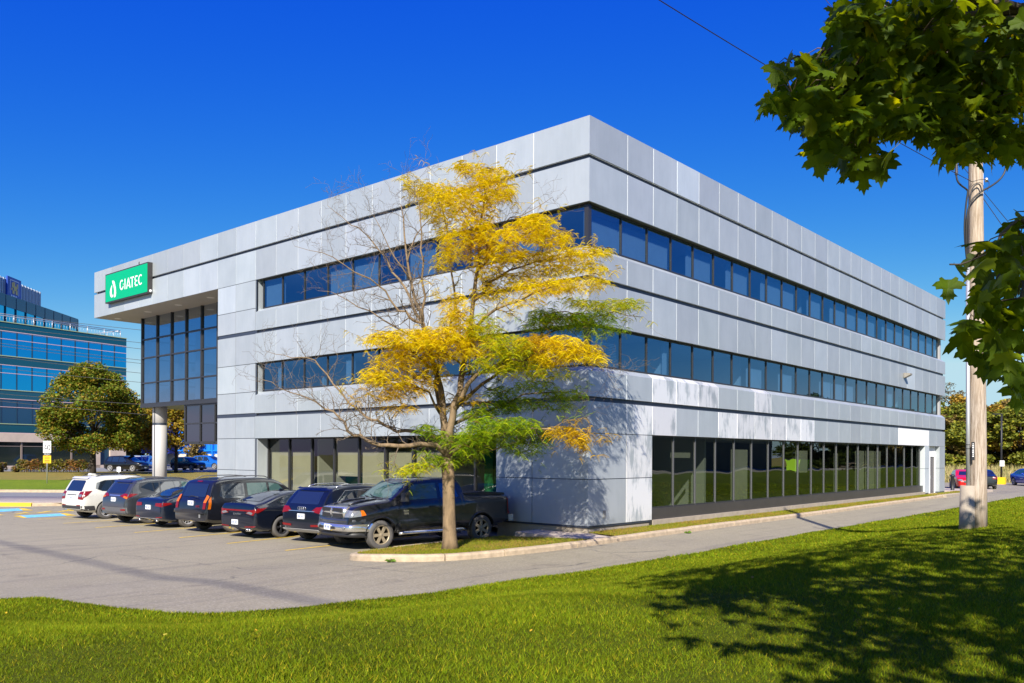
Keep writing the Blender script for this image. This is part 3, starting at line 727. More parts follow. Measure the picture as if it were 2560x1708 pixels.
# ================================================================== vehicles
def interp(P,x):
    if x<=P[0][0]: return P[0][1]
    for a,b in zip(P[:-1],P[1:]):
        if x<=b[0]: return a[1]+(b[1]-a[1])*(x-a[0])/max(1e-9,b[0]-a[0])
    return P[-1][1]
def smooth_prof(P,n=2):
    Q=np.array(P,float)
    for _ in range(n):
        R=[Q[0]]
        for a,b in zip(Q[:-1],Q[1:]): R+=[a*.8+b*.2,a*.2+b*.8]
        R.append(Q[-1]); Q=np.array(R)
    return [tuple(q) for q in Q]
def clip_cell(poly,x0,x1,y0,y1):
    def cl(P,f,g):
        out=[]
        for i in range(len(P)):
            a,b=P[i],P[(i+1)%len(P)]; fa,fb=f(a),f(b)
            if fa>=0: out.append(a)
            if (fa>=0)!=(fb>=0): t=fa/(fa-fb); out.append((a[0]+(b[0]-a[0])*t,a[1]+(b[1]-a[1])*t))
        return out
    for f in (lambda p:p[0]-x0,lambda p:x1-p[0],lambda p:p[1]-y0,lambda p:y1-p[1]):
        poly=cl(poly,f,None)
        if len(poly)<3: return None
    return poly
class Car:
    def __init__(s,name,label,cat,loc,rz,L,W,top,bottom,belt,plan,tumble,wheels,wr,paintm,clad=None,cladm=None,group=None,rim=RIM,rimstyle=5,rimr=None,tw=.22,roofy=.93,track=None):
        s.L,s.W=L,W; s.t=thing(name,label,cat,loc,rz,group); s.paint=paintm
        s.top=smooth_prof(top,1); s.bot=bottom; s.belt=belt; s.plan=smooth_prof(plan,2); s.tumble=tumble; s.wheels=wheels; s.wr=wr
        s.roofy=roofy; s.clad=clad
        s.body_bm(paintm,cladm or paintm,clad); s.wheelset(wr,rimr or wr*.68,tw,rim,rimstyle,track or (W-tw-.03))
    def hw(s,x,z):
        b=interp(s.belt,x)
        v=np.interp(z,[.1,.22,.36,.48,.66,.80,b-.07,b],[.88,.93,.962,.982,1.0,.984,.988,.945])
        w=s.W/2*interp(s.plan,x)*v
        if z>b: w-= (z-b)*s.tumble
        return w
    def body_bm(s,pm,cm,clad):
        xs=set([0,s.L]); 
        for x in np.arange(0,s.L,.11): xs.add(round(float(x),3))
        for p in s.top: xs.add(round(float(p[0]),3))
        for q in (.02,.05,.1,s.L-.02,s.L-.05,s.L-.1): xs.add(q)
        xs=sorted(xs); xs=[x for i,x in enumerate(xs) if i==0 or x-xs[i-1]>.012]
        mb=MB(); m=None; rings=[]
        NL=13
        for x in xs:
            zt=interp(s.top,x); zb=interp(s.bot,x)
            cl=clad if clad and clad<zt-.15 else (zb+(zt-zb)*.2)
            lv=[zb]+[zb+(cl-zb)*t for t in (.35,.7,1.0)]+[cl+(zt-.05-cl)*t for t in (.12,.25,.38,.5,.62,.74,.86,.94,1.0)]
            pts=[(0,zb)]+[(s.hw(x,z)*(.9 if i==0 else 1),z) for i,z in enumerate(lv)]
            we=pts[-1][0]
            pts+=[(we*.975,zt-.024),(we*.93,zt-.008),(we*.8,zt+.004),(we*.55,zt+.016),(we*.28,zt+.022),(0,zt+.024)]
            rings.append(pts)
        n=len(rings[0]); ring=[]
        for x,pts in zip(xs,rings):
            full=[(x,y,z) for y,z in pts]+[(x,-y,z) for y,z in pts[-2:0:-1]]
            ring.append(full)
        k=len(ring[0]); vs=[p for r in ring for p in r]; fs=[];ms=[]
        for i in range(len(ring)-1):
            for j in range(k):
                fs.append((i*k+j,i*k+(j+1)%k,(i+1)*k+(j+1)%k,(i+1)*k+j))
                jj=j if j<n-1 else k-1-j
                ms.append(1 if (clad and jj<4) else 0)
        fs.append(tuple(range(k))[::-1]); ms.append(0); fs.append(tuple((len(ring)-1)*k+j for j in range(k))); ms.append(0)
        me=bpy.data.meshes.new('body'); me.from_pydata(vs,[],fs); me.materials.append(pm); me.materials.append(cm); me.materials.append(WELL)
        me.polygons.foreach_set('material_index',ms)
        bm=bmesh.new(); bm.from_mesh(me); bmesh.ops.recalc_face_normals(bm,faces=bm.faces); bm.to_mesh(me)
        bmesh.ops.triangulate(bm,faces=bm.faces[:]); s.bvh=BVHTree.FromBMesh(bm); bm.free()
        o=bpy.data.objects.new('body',me); COL.objects.link(o)
        # wheel arches
        cut=MB()
        for wx in s.wheels:
            for sg in (-1,1):
                R=s.wr+.065; y0=sg*(s.W/2-.30); y1=sg*(s.W/2+.2); vs=[];N=28
                for y in (y0,y1):
                    for q in range(N):
                        a=2*PI*q/N; vs.append((wx+R*math.cos(a),y,s.wr+R*math.sin(a)*.98+.01))
                cut.add(vs,[tuple(range(N)),tuple(range(2*N-1,N-1,-1))]+[(q,(q+1)%N,N+(q+1)%N,N+q) for q in range(N)])
        co=cut.build('cut',WELL); md=o.modifiers.new('b','BOOLEAN'); md.operation='DIFFERENCE'; md.object=co; md.solver='EXACT'
        bpy.context.view_layer.update(); dg=bpy.context.evaluated_depsgraph_get()
        me2=bpy.data.meshes.new_from_object(o.evaluated_get(dg)); o.modifiers.clear(); o.data=me2
        bpy.data.objects.remove(co)
        me2.materials.clear()
        for q in (pm,cm,WELL): me2.materials.append(q)
        mi=[]
        for p in me2.polygons:
            c=p.center; q=p.material_index
            for wx in s.wheels:
                if (c.x-wx)**2+(c.z-s.wr)**2 < (s.wr+.09)**2 and abs(p.normal.y)<.6 and abs(c.y)<s.W/2-.0 and ((c.x-wx)**2+(c.z-s.wr)**2)**.5>s.wr+.02 and abs(c.y)>s.W/2-.32: q=2
                if (c.x-wx)**2+(c.z-s.wr)**2 < (s.wr+.08)**2 and abs(c.y)<s.W/2-.2 and abs(p.normal.y)>.9: q=2
            mi.append(min(q,2))
        me2.polygons.foreach_set('material_index',mi)
        me2.polygons.foreach_set('use_smooth',[True]*len(me2.polygons))
        me2.set_sharp_from_angle(angle=math.radians(38))
        o.parent=s.t; s.body=o
    def wheelset(s,r,rr,tw,rimm,style,track):
        me_t=me_r=None
        for wx in s.wheels:
            for sg in (-1,1):
                if me_t is None:
                    t=MB().lathe([(rr,-tw/2+.01),(rr+.01,-tw/2),(r-.02,-tw/2),(r-.005,-tw/2+.02),(r,-tw/2+.05),(r,tw/2-.05),(r-.005,tw/2-.02),(r-.02,tw/2),(rr+.01,tw/2),(rr,tw/2-.01),(rr-.03,tw/2-.04),(rr-.03,-tw/2)],(0,0,0),'y',36).build('tyre',TYRE)
                    q=MB(); f=tw/2-.02
                    q.lathe([(rr-.012,f-.12),(rr+.004,f),(rr+.004,f+.012),(rr-.018,f+.012),(rr-.03,f-.02),(rr-.03,f-.12)],(0,0,0),'y',36)
                    q.lathe([(0,f+.005),(.045,f+.005),(.065,f-.01),(.07,f-.04)],(0,0,0),'y',20)
                    q.lathe([(0,f-.11),(rr-.02,f-.11)],(0,0,0),'y',24,1)
                    n=style if style>0 else 5
                    for i in range(n):
                        a=2*PI*i/n; pairs=[-.16,.16] if style in (5,) else [0]
                        for dd in pairs:
                            wdt=.035 if style==5 else (.09 if style==6 else .022 if style>8 else .05)
                            c0=a; c1=a+dd*.9
                            p0=Vector((math.cos(c0)*.04,0,math.sin(c0)*.04)); p1=Vector((math.cos(c1)*(rr-.015),0,math.sin(c1)*(rr-.015)))
                            d=(p1-p0).normalized(); nn=Vector((-d.z,0,d.x))*wdt/2
                            P=[p0-nn*.8,p1-nn,p1+nn,p0+nn*.8]
                            q.prism([(v.x,f-.03,v.z) for v in P],(0,.028,0))
                    rmo=q.build('rim',[rimm,WELL]); me_t,me_r=t.data,rmo.data; bpy.data.objects.remove(t); bpy.data.objects.remove(rmo)
                w_=bpy.data.objects.new('wheel',me_t); COL.objects.link(w_); w_.parent=s.t
                w_.location=(wx,sg*track/2,r); w_.rotation_euler=(0,RNG.uniform(0,1) if False else (wx*7+sg)%1.2,0 if sg>0 else PI)
                w2=bpy.data.objects.new('rim',me_r); COL.objects.link(w2); w2.parent=w_
    def cast(s,axis,u,v,sg=1):
        if axis=='side': o=Vector((u,sg*3,v)); d=Vector((0,-sg,0))
        elif axis=='rear': o=Vector((-2,u,v)); d=Vector((1,0,0))
        elif axis=='front': o=Vector((s.L+2,u,v)); d=Vector((-1,0,0))
        else: o=Vector((u,v,5)); d=Vector((0,0,-1))
        h=s.bvh.ray_cast(o,d)
        return h[0],h[1]
    def patch(s,name,axis,poly,mat,off=.006,sg=1,parent=None,cell=.07,rim=None,rimw=.012,mirror=False,th=.012):
        """a thin moulded piece lying on the body, outline given in side / rear / front / top view"""
        out=MB()
        def one(poly,off,m,sg,th):
            xs=[p[0] for p in poly]; ys=[p[1] for p in poly]; vi={}; vs=[]; fs=[]
            gx=np.arange(math.floor(min(xs)/cell)*cell,max(xs)+cell,cell); gy=np.arange(math.floor(min(ys)/cell)*cell,max(ys)+cell,cell)
            for x in gx:
                for y in gy:
                    c=clip_cell(list(poly),x,x+cell,y,y+cell)
                    if not c: continue
                    f=[]
                    for (a,b) in c:
                        k=(round(a,4),round(b,4))
                        if k not in vi:
                            h,nn=s.cast(axis,a,b,sg)
                            if h is None or abs(nn.y if axis=='side' else (nn.z if axis=='top' else nn.x))<.22: vi[k]=None
                            else:
                                vi[k]=len(vs); vs.append(h+nn*off)
                        if vi[k] is not None and (not f or f[-1]!=vi[k]): f.append(vi[k])
                    if len(f)>1 and f[0]==f[-1]: f.pop()
                    if len(set(f))>=3: fs.append(tuple(f))
            out.add(vs,fs,m,None,True)
        for q in ((1,-1) if mirror else (sg,)):
            pl=poly
            if mirror and axis!='side': pl=[(u,q*v) if axis=='top' else (q*u,v) for u,v in poly]
            if rim: 
                cx=sum(p[0] for p in pl)/len(pl); cy=sum(p[1] for p in pl)/len(pl)
                big=[]
                for (a,b) in pl:
                    l=math.hypot(a-cx,b-cy) or 1; big.append((a+(a-cx)/l*rimw,b+(b-cy)/l*rimw))
                one(big,off*.5,1,q,th)
            one(pl,off,0,q,th)
        o=out.build(name,[mat]+([rim] if rim else []),parent or s.t,fix=False)
        # face outward
        return o
    def both(s,name,poly,mat,**k):
        return [s.patch(name,'side',poly,mat,sg=q,**k) for q in (1,-1)]
    def door(s,poly,sg=-1): return s.patch('door','side',poly,s.paint,off=.007,sg=sg,rim=BLK,rimw=.02)
    def seam(s,pts,axis='side',sg=-1,wd=.014,mat=BLK,off=.004,name='door_seam'):
        mb=MB(); 
        P=densify(pts,.06); pr=None; vs=[]
        for i,p in enumerate(P):
            a=P[max(i-1,0)];b=P[min(i+1,len(P)-1)]; d=b-a; d=d/(np.linalg.norm(d)+1e-9); n=np.array([-d[1],d[0]])*wd/2
            for q in (p-n,p+n):
                h,nn=s.cast(axis,q[0],q[1],sg)
                if h is None: return None
                vs.append(h+nn*off)
        fs=[(2*i,2*i+1,2*i+3,2*i+2) for i in range(len(P)-1)]
        return mb.add(vs,fs).build(name,mat,s.t,fix=False)
    def mirror(s,x,z,mat,sz=.11):
        for sg in (1,-1):
            h,_=s.cast('side',x,z,sg); y=h.y if h else sg*s.W/2
            mb=MB(); mb.tube([(x-.02,y+sg*.01,z),(x,y+sg*.10,z+.02)],.025,6)
            c=Vector((x,y+sg*.17,z+.05))
            vs=[];fs=[]
            mb.lathe([(0,-sz),(sz*.6,-sz*.85),(sz*.8,0),(sz*.6,sz*.85),(0,sz)],(0,0,0),'y',12)
            k=12*5
            for i in range(len(mb.v)-k,len(mb.v)):
                p=mb.v[i]; mb.v[i]=(c.x+p[0]*.75,c.y+p[1]*.9,c.z+p[2]*.95)
            mb.build('mirror',mat,s.t,smooth=True)
    def rails(s,x0,x1,y,mat,h=.04):
        for sg in (1,-1):
            pts=[]
            for t in np.linspace(0,1,9):
                x=x0+(x1-x0)*t; hh,_=s.cast('top',x,sg*y); z=hh.z if hh else s.top[5][1]
                pts.append((x,sg*y,z+h*min(1,8*t,8*(1-t))))
            MB().tube(pts,.016,6).build('roof_rail',mat,s.t)
    def plate(s,axis,u,v,wd=.30,h=.15,txt=True):
        x0,_=s.cast(axis,u,v); dx=-.012 if axis=='rear' else .012
        o=MB().box((x0.x+dx*.2,u-wd/2,v-h/2),(x0.x+dx*2,u+wd/2,v+h/2)).build('licence_plate',PLATE,s.t)
        if txt:
            mb=MB(); xx=x0.x+dx*2.2
            for i in range(7):
                if i==3: continue
                yy=u-wd*.36+i*wd*.12; mb.box((xx-.001,yy-.010,v-h*.22),(xx+.001,yy+.010,v+h*.22)); 
                mb.box((xx-.0015,yy-.004,v-h*.10+.01*(i%3)),(xx+.0015,yy+.004,v+h*.02+.012*(i%2)),1)
            mb.build('plate_text',[PLTXT,PLATE],o)
        return o
    def text(s,txt,axis,u,v,size,mat,off=.01,name='badge',flip=False):
        cu=bpy.data.curves.new(name,'FONT'); cu.body=txt; cu.size=size; cu.extrude=.002; cu.align_x='CENTER'; cu.align_y='CENTER'
        o=bpy.data.objects.new(name,cu); COL.objects.link(o); bpy.context.view_layer.update()
        me=bpy.data.meshes.new_from_object(o.evaluated_get(bpy.context.evaluated_depsgraph_get())); bpy.data.objects.remove(o)
        for w_ in me.vertices:
            a,b,c=w_.co
            if axis=='rear': h,n=s.cast('rear',u-a,v+b); w_.co=(h if h else Vector((0,u-a,v+b)))+Vector((-off-c,0,0))
            elif axis=='front': h,n=s.cast('front',u+a,v+b); w_.co=(h if h else Vector((s.L,u+a,v+b)))+Vector((off+c,0,0))
            else:
                sg=-1 if axis=='right' else 1
                h,n=s.cast('side',u+a if sg<0 else u-a,v+b,sg); w_.co=h+Vector((0,sg*(off+c),0))
        me.materials.clear(); me.materials.append(mat)
        q=bpy.data.objects.new(name,me); COL.objects.link(q); q.parent=s.t; return q
PLAN=[(0,.80),(.06,.90),(.2,.965),(.6,.995),(1.2,1),(3.0,1),(3.7,.985),(4.1,.93),(4.4,.80),(4.6,.62)]
def mkplan(L,rear=.82,front=.66): return [(0,rear),(.05,rear+.07),(.2,.97),(.6,.995),(1.2,1),(L-1.5,1),(L-.8,.98),(L-.4,.92),(L-.15,.82),(L,front)]
HD=math.radians(90)
GP='vehicles parked nose in beside the office'
P_WHITE=paint('white_car_paint',(.58,.57,.52),0,.35); P_GREY=paint('grey_car_paint',(.060,.065,.075),.5); P_NAVY=paint('navy_car_paint',(.008,.014,.030),.3); P_BLACK=paint('black_car_paint',(.010,.011,.016),.2); P_BLACK2=paint('black_blue_paint',(.006,.009,.020),.3)
GREYC=M('grey_cladding',(.09,.09,.095),.6); DKC=M('dark_cladding',(.03,.03,.033),.6)
def place(x,y,deg=94): return (x,y,0.004),math.radians(deg)

# 1 white compact suv
loc,rz=place(-20.25,-6.38,94.5)
c=Car('parked_suv','white compact suv with dark lower bumper and black roof bars','suv',loc,rz,4.6,1.80,
 [(0,.62),(.03,.95),(.10,1.06),(.22,1.30),(.36,1.56),(.50,1.64),(1.0,1.69),(2.0,1.70),(2.7,1.64),(3.2,1.32),(3.55,1.10),(4.1,1.02),(4.4,.92),(4.55,.78),(4.6,.55)],
 [(0,.40),(.3,.28),(.8,.24),(3.9,.24),(4.6,.34)],[(0,1.02),(.5,1.06),(3,1.0),(4.6,.9)],mkplan(4.6,.84),.30,(.95,3.60),.345,P_WHITE,.52,DKC,GP,RIM,5)
c.patch('rear_window','rear',[(-.60,1.10),(.60,1.10),(.54,1.48),(.46,1.52),(-.46,1.52),(-.54,1.48)],CARG)
c.patch('spoiler','rear',[(-.62,1.55),(.62,1.55),(.58,1.61),(-.58,1.61)],P_WHITE,off=.06)
c.both('side_window',[(.55,1.20),(.80,1.10),(1.45,1.06),(1.45,1.54),(.95,1.52),(.62,1.42)],CARG)
c.both('side_window',[(1.52,1.06),(2.32,1.03),(2.26,1.56),(1.52,1.55)],CARG); c.both('side_window',[(2.40,1.03),(3.10,1.03),(2.72,1.48),(2.36,1.55)],CARG)
c.patch('windscreen','front',[(-.60,1.12),(.60,1.12),(.52,1.56),(-.52,1.56)],CARGT)
for sg in(1,-1): c.patch('tail_lamp','rear',[(sg*.50,.80),(sg*.80,.78),(sg*.86,1.12),(sg*.52,1.07)],REDL,off=.012); c.patch('tail_lamp','side',[(.0,.80),(.22,.95),(.42,1.12),(.05,1.10)],REDL,off=.010,sg=sg)
for sg in(1,-1): c.patch('reverse_lamp','rear',[(sg*.54,.90),(sg*.74,.88),(sg*.76,.98),(sg*.54,.98)],CLRL,off=.016); c.patch('reflector','rear',[(sg*.42,.52),(sg*.70,.53),(sg*.70,.58),(sg*.42,.57)],REDL,off=.01)
c.patch('rear_bumper','rear',[(-.84,.38),(.84,.38),(.86,.54),(-.86,.54)],DKC,off=.010); c.plate('rear',.0,.86); c.patch('handle_trim','rear',[(-.36,.95),(.36,.95),(.36,.975),(-.36,.975)],BLK,off=.015)
c.both('sill_cladding',[(1.42,.29),(3.14,.29),(3.14,.46),(1.42,.46)],DKC,off=.012); c.both('sill_cladding',[(.12,.36),(.52,.36),(.46,.54),(.10,.54)],DKC,off=.012); c.rails(.7,2.5,.56,BLK,.06); c.mirror(2.95,1.06,P_WHITE); c.seam([(1.48,.55),(1.49,1.05)]); c.seam([(2.37,.5),(2.37,1.05)])
for y in (.9,2.0): MB().box((y,-.60,1.745),(y+.05,.60,1.77)).build('roof_bar',BLK,c.t)
MB().prism([(.70,-.12,1.70),(1.0,-.12,1.70),(1.0,-.12,1.76),(.74,-.12,1.79)],(0,.24,0)).build('aerial',P_WHITE,c.t)
# 2 grey crossover
loc,rz=place(-16.9,-6.25)
c=Car('parked_suv','dark grey crossover with a plain grey lower bumper beside the white suv','suv',loc,rz,4.55,1.84,
 [(0,.60),(.03,.90),(.10,1.05),(.20,1.20),(.42,1.52),(.55,1.60),(1.1,1.655),(2.0,1.66),(2.7,1.60),(3.5,1.12),(4.1,1.02),(4.4,.90),(4.52,.74),(4.55,.5)],
 [(0,.38),(.3,.28),(.8,.24),(3.9,.22),(4.55,.3)],[(0,1.05),(.5,1.08),(3,1.0),(4.6,.9)],mkplan(4.55,.84),.30,(.93,3.59),.345,P_GREY,.52,GREYC,GP,RIM,5)
c.patch('rear_window','rear',[(-.58,1.12),(.58,1.12),(.52,1.47),(-.52,1.47)],CARG); c.patch('spoiler','rear',[(-.6,1.5),(.6,1.5),(.56,1.55),(-.56,1.55)],P_GREY,off=.07)
c.both('side_window',[(.62,1.34),(1.35,1.10),(1.35,1.50),(.95,1.50)],CARG); c.both('side_window',[(1.42,1.09),(2.25,1.05),(2.2,1.53),(1.42,1.51)],CARG); c.both('side_window',[(2.33,1.04),(3.12,1.04),(2.72,1.46),(2.29,1.53)],CARGT)
for sg in(1,-1): c.patch('tail_lamp','rear',[(sg*.38,1.02),(sg*.88,.92),(sg*.88,1.10),(sg*.60,1.12)],REDL,off=.014); c.patch('tail_lamp','side',[(.02,.93),(.50,1.10),(.30,1.12),(.02,1.10)],REDL,off=.012,sg=sg); c.patch('turn_lamp','rear',[(sg*.62,.98),(sg*.84,.93),(sg*.84,1.0),(sg*.64,1.04)],ORL,off=.018); c.patch('reflector','rear',[(sg*.55,.50),(sg*.80,.51),(sg*.80,.57),(sg*.55,.56)],REDL,off=.012)
c.patch('garnish','rear',[(-.38,1.02),(.38,1.02),(.38,1.06),(-.38,1.06)],CHROME,off=.012)
c.patch('rear_bumper','rear',[(-.86,.36),(.86,.36),(.88,.62),(-.88,.62)],GREYC,off=.008); c.plate('rear',0,.90); c.mirror(3.0,1.05,P_GREY); c.both('sill_cladding',[(1.42,.28),(3.12,.28),(3.12,.44),(1.42,.44)],GREYC,off=.012); c.rails(.8,2.6,.58,GREYC,.03); c.seam([(1.4,.55),(1.38,1.08)]); c.seam([(2.29,.5),(2.29,1.05)]); c.patch('handle_trim','side',[(2.0,.93),(2.2,.93),(2.2,.96),(2.0,.96)],P_GREY,off=.03,sg=-1)
# 3 navy sedan
loc,rz=place(-14.38,-6.15)
c=Car('parked_sedan','low dark navy sedan between the grey crossover and the boxy black suv','car',loc,rz,4.75,1.85,
 [(0,.55),(.03,.86),(.10,1.00),(.25,1.03),(.60,1.10),(1.2,1.33),(1.7,1.40),(2.2,1.41),(2.7,1.33),(3.5,1.02),(4.2,.93),(4.6,.80),(4.72,.66),(4.75,.45)],
 [(0,.32),(.3,.22),(.8,.18),(4.0,.18),(4.75,.24)],[(0,.92),(.5,.94),(3,.95),(4.75,.8)],mkplan(4.75,.86),.42,(.98,3.80),.335,P_NAVY,None,None,GP,RIM,10)
c.patch('rear_window','top',[(.42,-.52),(.42,.52),(1.30,.46),(1.30,-.46)],CARG,off=.008)
c.both('side_window',[(.85,1.02),(1.5,1.0),(1.5,1.30),(1.25,1.27)],CARG); c.both('side_window',[(1.56,1.0),(2.3,.99),(2.25,1.33),(1.56,1.32)],CARG); c.both('side_window',[(2.37,.99),(3.15,.97),(2.7,1.26),(2.32,1.33)],CARG)
for sg in(1,-1): c.patch('tail_lamp','rear',[(sg*.42,.77),(sg*.88,.74),(sg*.88,.88),(sg*.44,.87)],REDL,off=.012); c.patch('tail_lamp','side',[(.02,.76),(.38,.84),(.30,.89),(.02,.88)],REDL,off=.010,sg=sg); c.patch('reflector','rear',[(sg*.52,.36),(sg*.82,.38),(sg*.82,.41),(sg*.52,.39)],REDL,off=.012)
c.patch('chrome_strip','rear',[(-.76,.335),(.76,.335),(.76,.35),(-.76,.35)],CHROME,off=.02)
c.plate('rear',0,.72); c.mirror(3.0,1.0,P_NAVY,.09); c.seam([(1.53,.4),(1.53,.98)]); c.seam([(2.34,.4),(2.34,.98)])
for sg in (1,-1): MB().lathe([(.035,0),(.04,.0),(.04,.08)],(-.03,sg*.55,.27),'x',12).build('exhaust',CHROME,c.t)
# 4 boxy black suv
loc,rz=place(-11.5,-6.15)
c=Car('parked_suv','boxy black older suv with orange and red tail lamps and roof rails','suv',loc,rz,4.87,1.90,
 [(0,.72),(.02,.78),(.05,1.02),(.12,1.10),(.34,1.62),(.48,1.72),(1.0,1.775),(2.2,1.78),(2.9,1.70),(3.65,1.20),(4.3,1.10),(4.7,.98),(4.84,.80),(4.87,.5)],
 [(0,.42),(.3,.34),(.8,.30),(3.9,.28),(4.87,.36)],[(0,1.08),(.5,1.12),(3,1.08),(4.87,1.0)],mkplan(4.87,.90,.75),.24,(1.05,3.92),.37,P_BLACK,.62,P_BLACK,GP,M('worn_rim',(.20,.19,.18),.5,.5),5)
c.patch('rear_window','rear',[(-.64,1.18),(.64,1.18),(.58,1.60),(-.58,1.60)],CARG,off=.012)
c.both('side_window',[(.50,1.22),(.62,1.14),(1.48,1.12),(1.48,1.60),(.72,1.60),(.62,1.52)],CARG); c.both('side_window',[(1.60,1.12),(2.42,1.10),(2.38,1.61),(1.60,1.61)],CARGT); c.both('side_window',[(2.50,1.10),(3.30,1.10),(2.88,1.55),(2.48,1.61)],CARGT)
for sg in(1,-1):
    c.patch('tail_lamp','rear',[(sg*.70,.80),(sg*.92,.80),(sg*.90,1.24),(sg*.70,1.24)],REDL,off=.015); c.patch('turn_lamp','rear',[(sg*.70,1.0),(sg*.91,1.0),(sg*.89,1.24),(sg*.71,1.24)],ORL,off=.021)
    c.patch('tail_lamp','side',[(.06,.80),(.16,.80),(.22,1.20),(.13,1.22)],ORL,off=.012,sg=sg)
c.patch('brake_lamp','rear',[(-.14,1.66),(.14,1.66),(.14,1.69),(-.14,1.69)],REDL,off=.012)
c.patch('bumper_step','rear',[(-.88,.66),(.88,.66),(.88,.76),(-.88,.76)],P_BLACK,off=.05); c.text('GMC','rear',-.42,.88,.10,REDL,.02)
c.patch('reverse_lamp','rear',[(.40,.52),(.48,.52),(.48,.62),(.40,.62)],CLRL,off=.02) if False else c.patch('reverse_lamp','rear',[(-.62,.52),(-.52,.52),(-.52,.63),(-.62,.63)],CLRL,off=.02)
c.plate('rear',0,.98); c.rails(.6,2.7,.62,GREYC,.07); c.mirror(3.1,1.14,BLK,.12); c.seam([(1.54,.6),(1.54,1.12)]); c.seam([(2.45,.6),(2.45,1.1)]); MB().tube([(.02,-.45,1.18),(.05,.0,1.22),(.05,.15,1.15)],.012,6).build('wiper',BLK,c.t)
c.patch('handle_trim','side',[(1.7,1.0),(1.9,1.0),(1.9,1.04),(1.7,1.04)],BLK,off=.03,sg=-1); c.patch('handle_trim','side',[(2.6,1.0),(2.8,1.0),(2.8,1.04),(2.6,1.04)],BLK,off=.03,sg=-1)
# 5 black fastback sedan
loc,rz=place(-8.83,-6.05)
c=Car('parked_sedan','glossy black fastback sedan with a slim red light bar and lip spoiler','car',loc,rz,4.68,1.83,
 [(0,.62),(.03,.96),(.07,1.055),(.16,1.06),(.45,1.12),(1.0,1.30),(1.6,1.40),(2.1,1.41),(2.6,1.33),(3.4,1.02),(4.1,.93),(4.5,.80),(4.65,.64),(4.68,.42)],
 [(0,.34),(.3,.22),(.8,.18),(4.0,.18),(4.68,.24)],[(0,.96),(.5,.98),(3,.95),(4.68,.8)],mkplan(4.68,.88),.42,(1.0,3.72),.335,P_BLACK2,None,None,GP,RIMD,5)
c.patch('rear_window','top',[(.40,-.54),(.40,.54),(1.25,.46),(1.25,-.46)],CARG,off=.008)
c.both('side_window',[(.80,1.10),(1.5,1.02),(1.5,1.32),(1.2,1.27)],CARG); c.both('side_window',[(1.56,1.02),(2.25,1.0),(2.2,1.33),(1.56,1.33)],CARGT); c.both('side_window',[(2.32,1.0),(3.05,.97),(2.65,1.25),(2.27,1.33)],CARGT)
c.patch('light_bar','rear',[(-.88,.84),(.88,.84),(.88,.90),(.55,.885),(-.55,.885),(-.88,.90)],REDL,off=.014)
for sg in(1,-1): c.patch('tail_lamp','rear',[(sg*.42,.78),(sg*.80,.72),(sg*.89,.92),(sg*.60,.87)],REDL,off=.016); c.patch('tail_lamp','side',[(.02,.80),(.12,.80),(.46,.95),(.10,.93)],REDL,off=.012,sg=sg); c.patch('reverse_lamp','rear',[(sg*.46,.785),(sg*.72,.745),(sg*.78,.80),(sg*.60,.84)],CLRL,off=.02); c.patch('reflector','rear',[(sg*.40,.36),(sg*.80,.37),(sg*.84,.41),(sg*.40,.385)],REDL,off=.014)
c.text('ELANTRA','rear',0,.75,.085,CHROME,.016); c.plate('rear',.1,.50); c.mirror(2.9,1.0,P_BLACK2,.09); c.seam([(1.53,.4),(1.53,1.0)]); c.seam([(2.29,.4),(2.29,1.0)]); c.seam([(.35,.88),(1.4,.83),(2.6,.80)],wd=.02,mat=P_GREY)
for yy in(-.60,-.50): MB().lathe([(.03,0),(.045,.0),(.045,.1)],(-.02,yy,.28),'x',14).build('exhaust',CHROME,c.t)
MB().prism([(1.55,0,1.42),(1.80,0,1.42),(1.62,0,1.49)],(0,.02,0)).build('aerial',P_BLACK2,c.t)
# 6 black luxury suv
loc,rz=place(-6.14,-5.62,95)
c=Car('parked_suv','black luxury suv with chrome strip and curved red lamps behind the pickup bonnet','suv',loc,rz,4.68,1.89,
 [(0,.68),(.03,.98),(.09,1.10),(.20,1.26),(.45,1.54),(.60,1.60),(1.1,1.645),(2.0,1.65),(2.7,1.58),(3.5,1.12),(4.1,1.04),(4.5,.92),(4.64,.76),(4.68,.5)],
 [(0,.40),(.3,.28),(.8,.24),(3.9,.22),(4.68,.3)],[(0,1.05),(.5,1.08),(3,1.02),(4.68,.9)],mkplan(4.68,.86),.30,(.98,3.80),.36,P_BLACK2,None,None,GP,RIM,5)
c.patch('rear_window','rear',[(-.62,1.14),(.62,1.14),(.55,1.49),(-.55,1.49)],CARG); c.patch('spoiler','rear',[(-.64,1.52),(.64,1.52),(.60,1.56),(-.60,1.56)],P_BLACK2,off=.07)
c.both('side_window',[(.72,1.26),(.86,1.13),(1.32,1.11),(1.32,1.50),(1.0,1.49)],CARG); c.both('side_window',[(1.39,1.11),(2.3,1.07),(2.25,1.53),(1.39,1.51)],CARG); c.both('side_window',[(2.37,1.06),(3.15,1.05),(2.76,1.45),(2.33,1.53)],CARG)
c.seam([(.62,1.22),(.80,1.10),(1.4,1.09),(3.15,1.03)],wd=.02,mat=CHROME,name='window_trim'); c.seam([(.62,1.22),(1.0,1.52),(2.2,1.56),(2.75,1.49)],wd=.02,mat=CHROME,name='window_trim')
c.patch('chrome_strip','rear',[(-.56,.93),(.56,.93),(.56,.95),(-.56,.95)],CHROME,off=.02)
for sg in(1,-1): c.patch('tail_lamp','rear',[(sg*.42,.94),(sg*.90,.86),(sg*.88,1.08),(sg*.60,1.06)],REDL,off=.014); c.patch('tail_lamp','side',[(.02,.88),(.22,.98),(.36,1.10),(.02,1.08)],REDL,off=.012,sg=sg); c.patch('reflector','rear',[(sg*.42,.50),(sg*.86,.52),(sg*.86,.58),(sg*.42,.56)],REDL,off=.012)
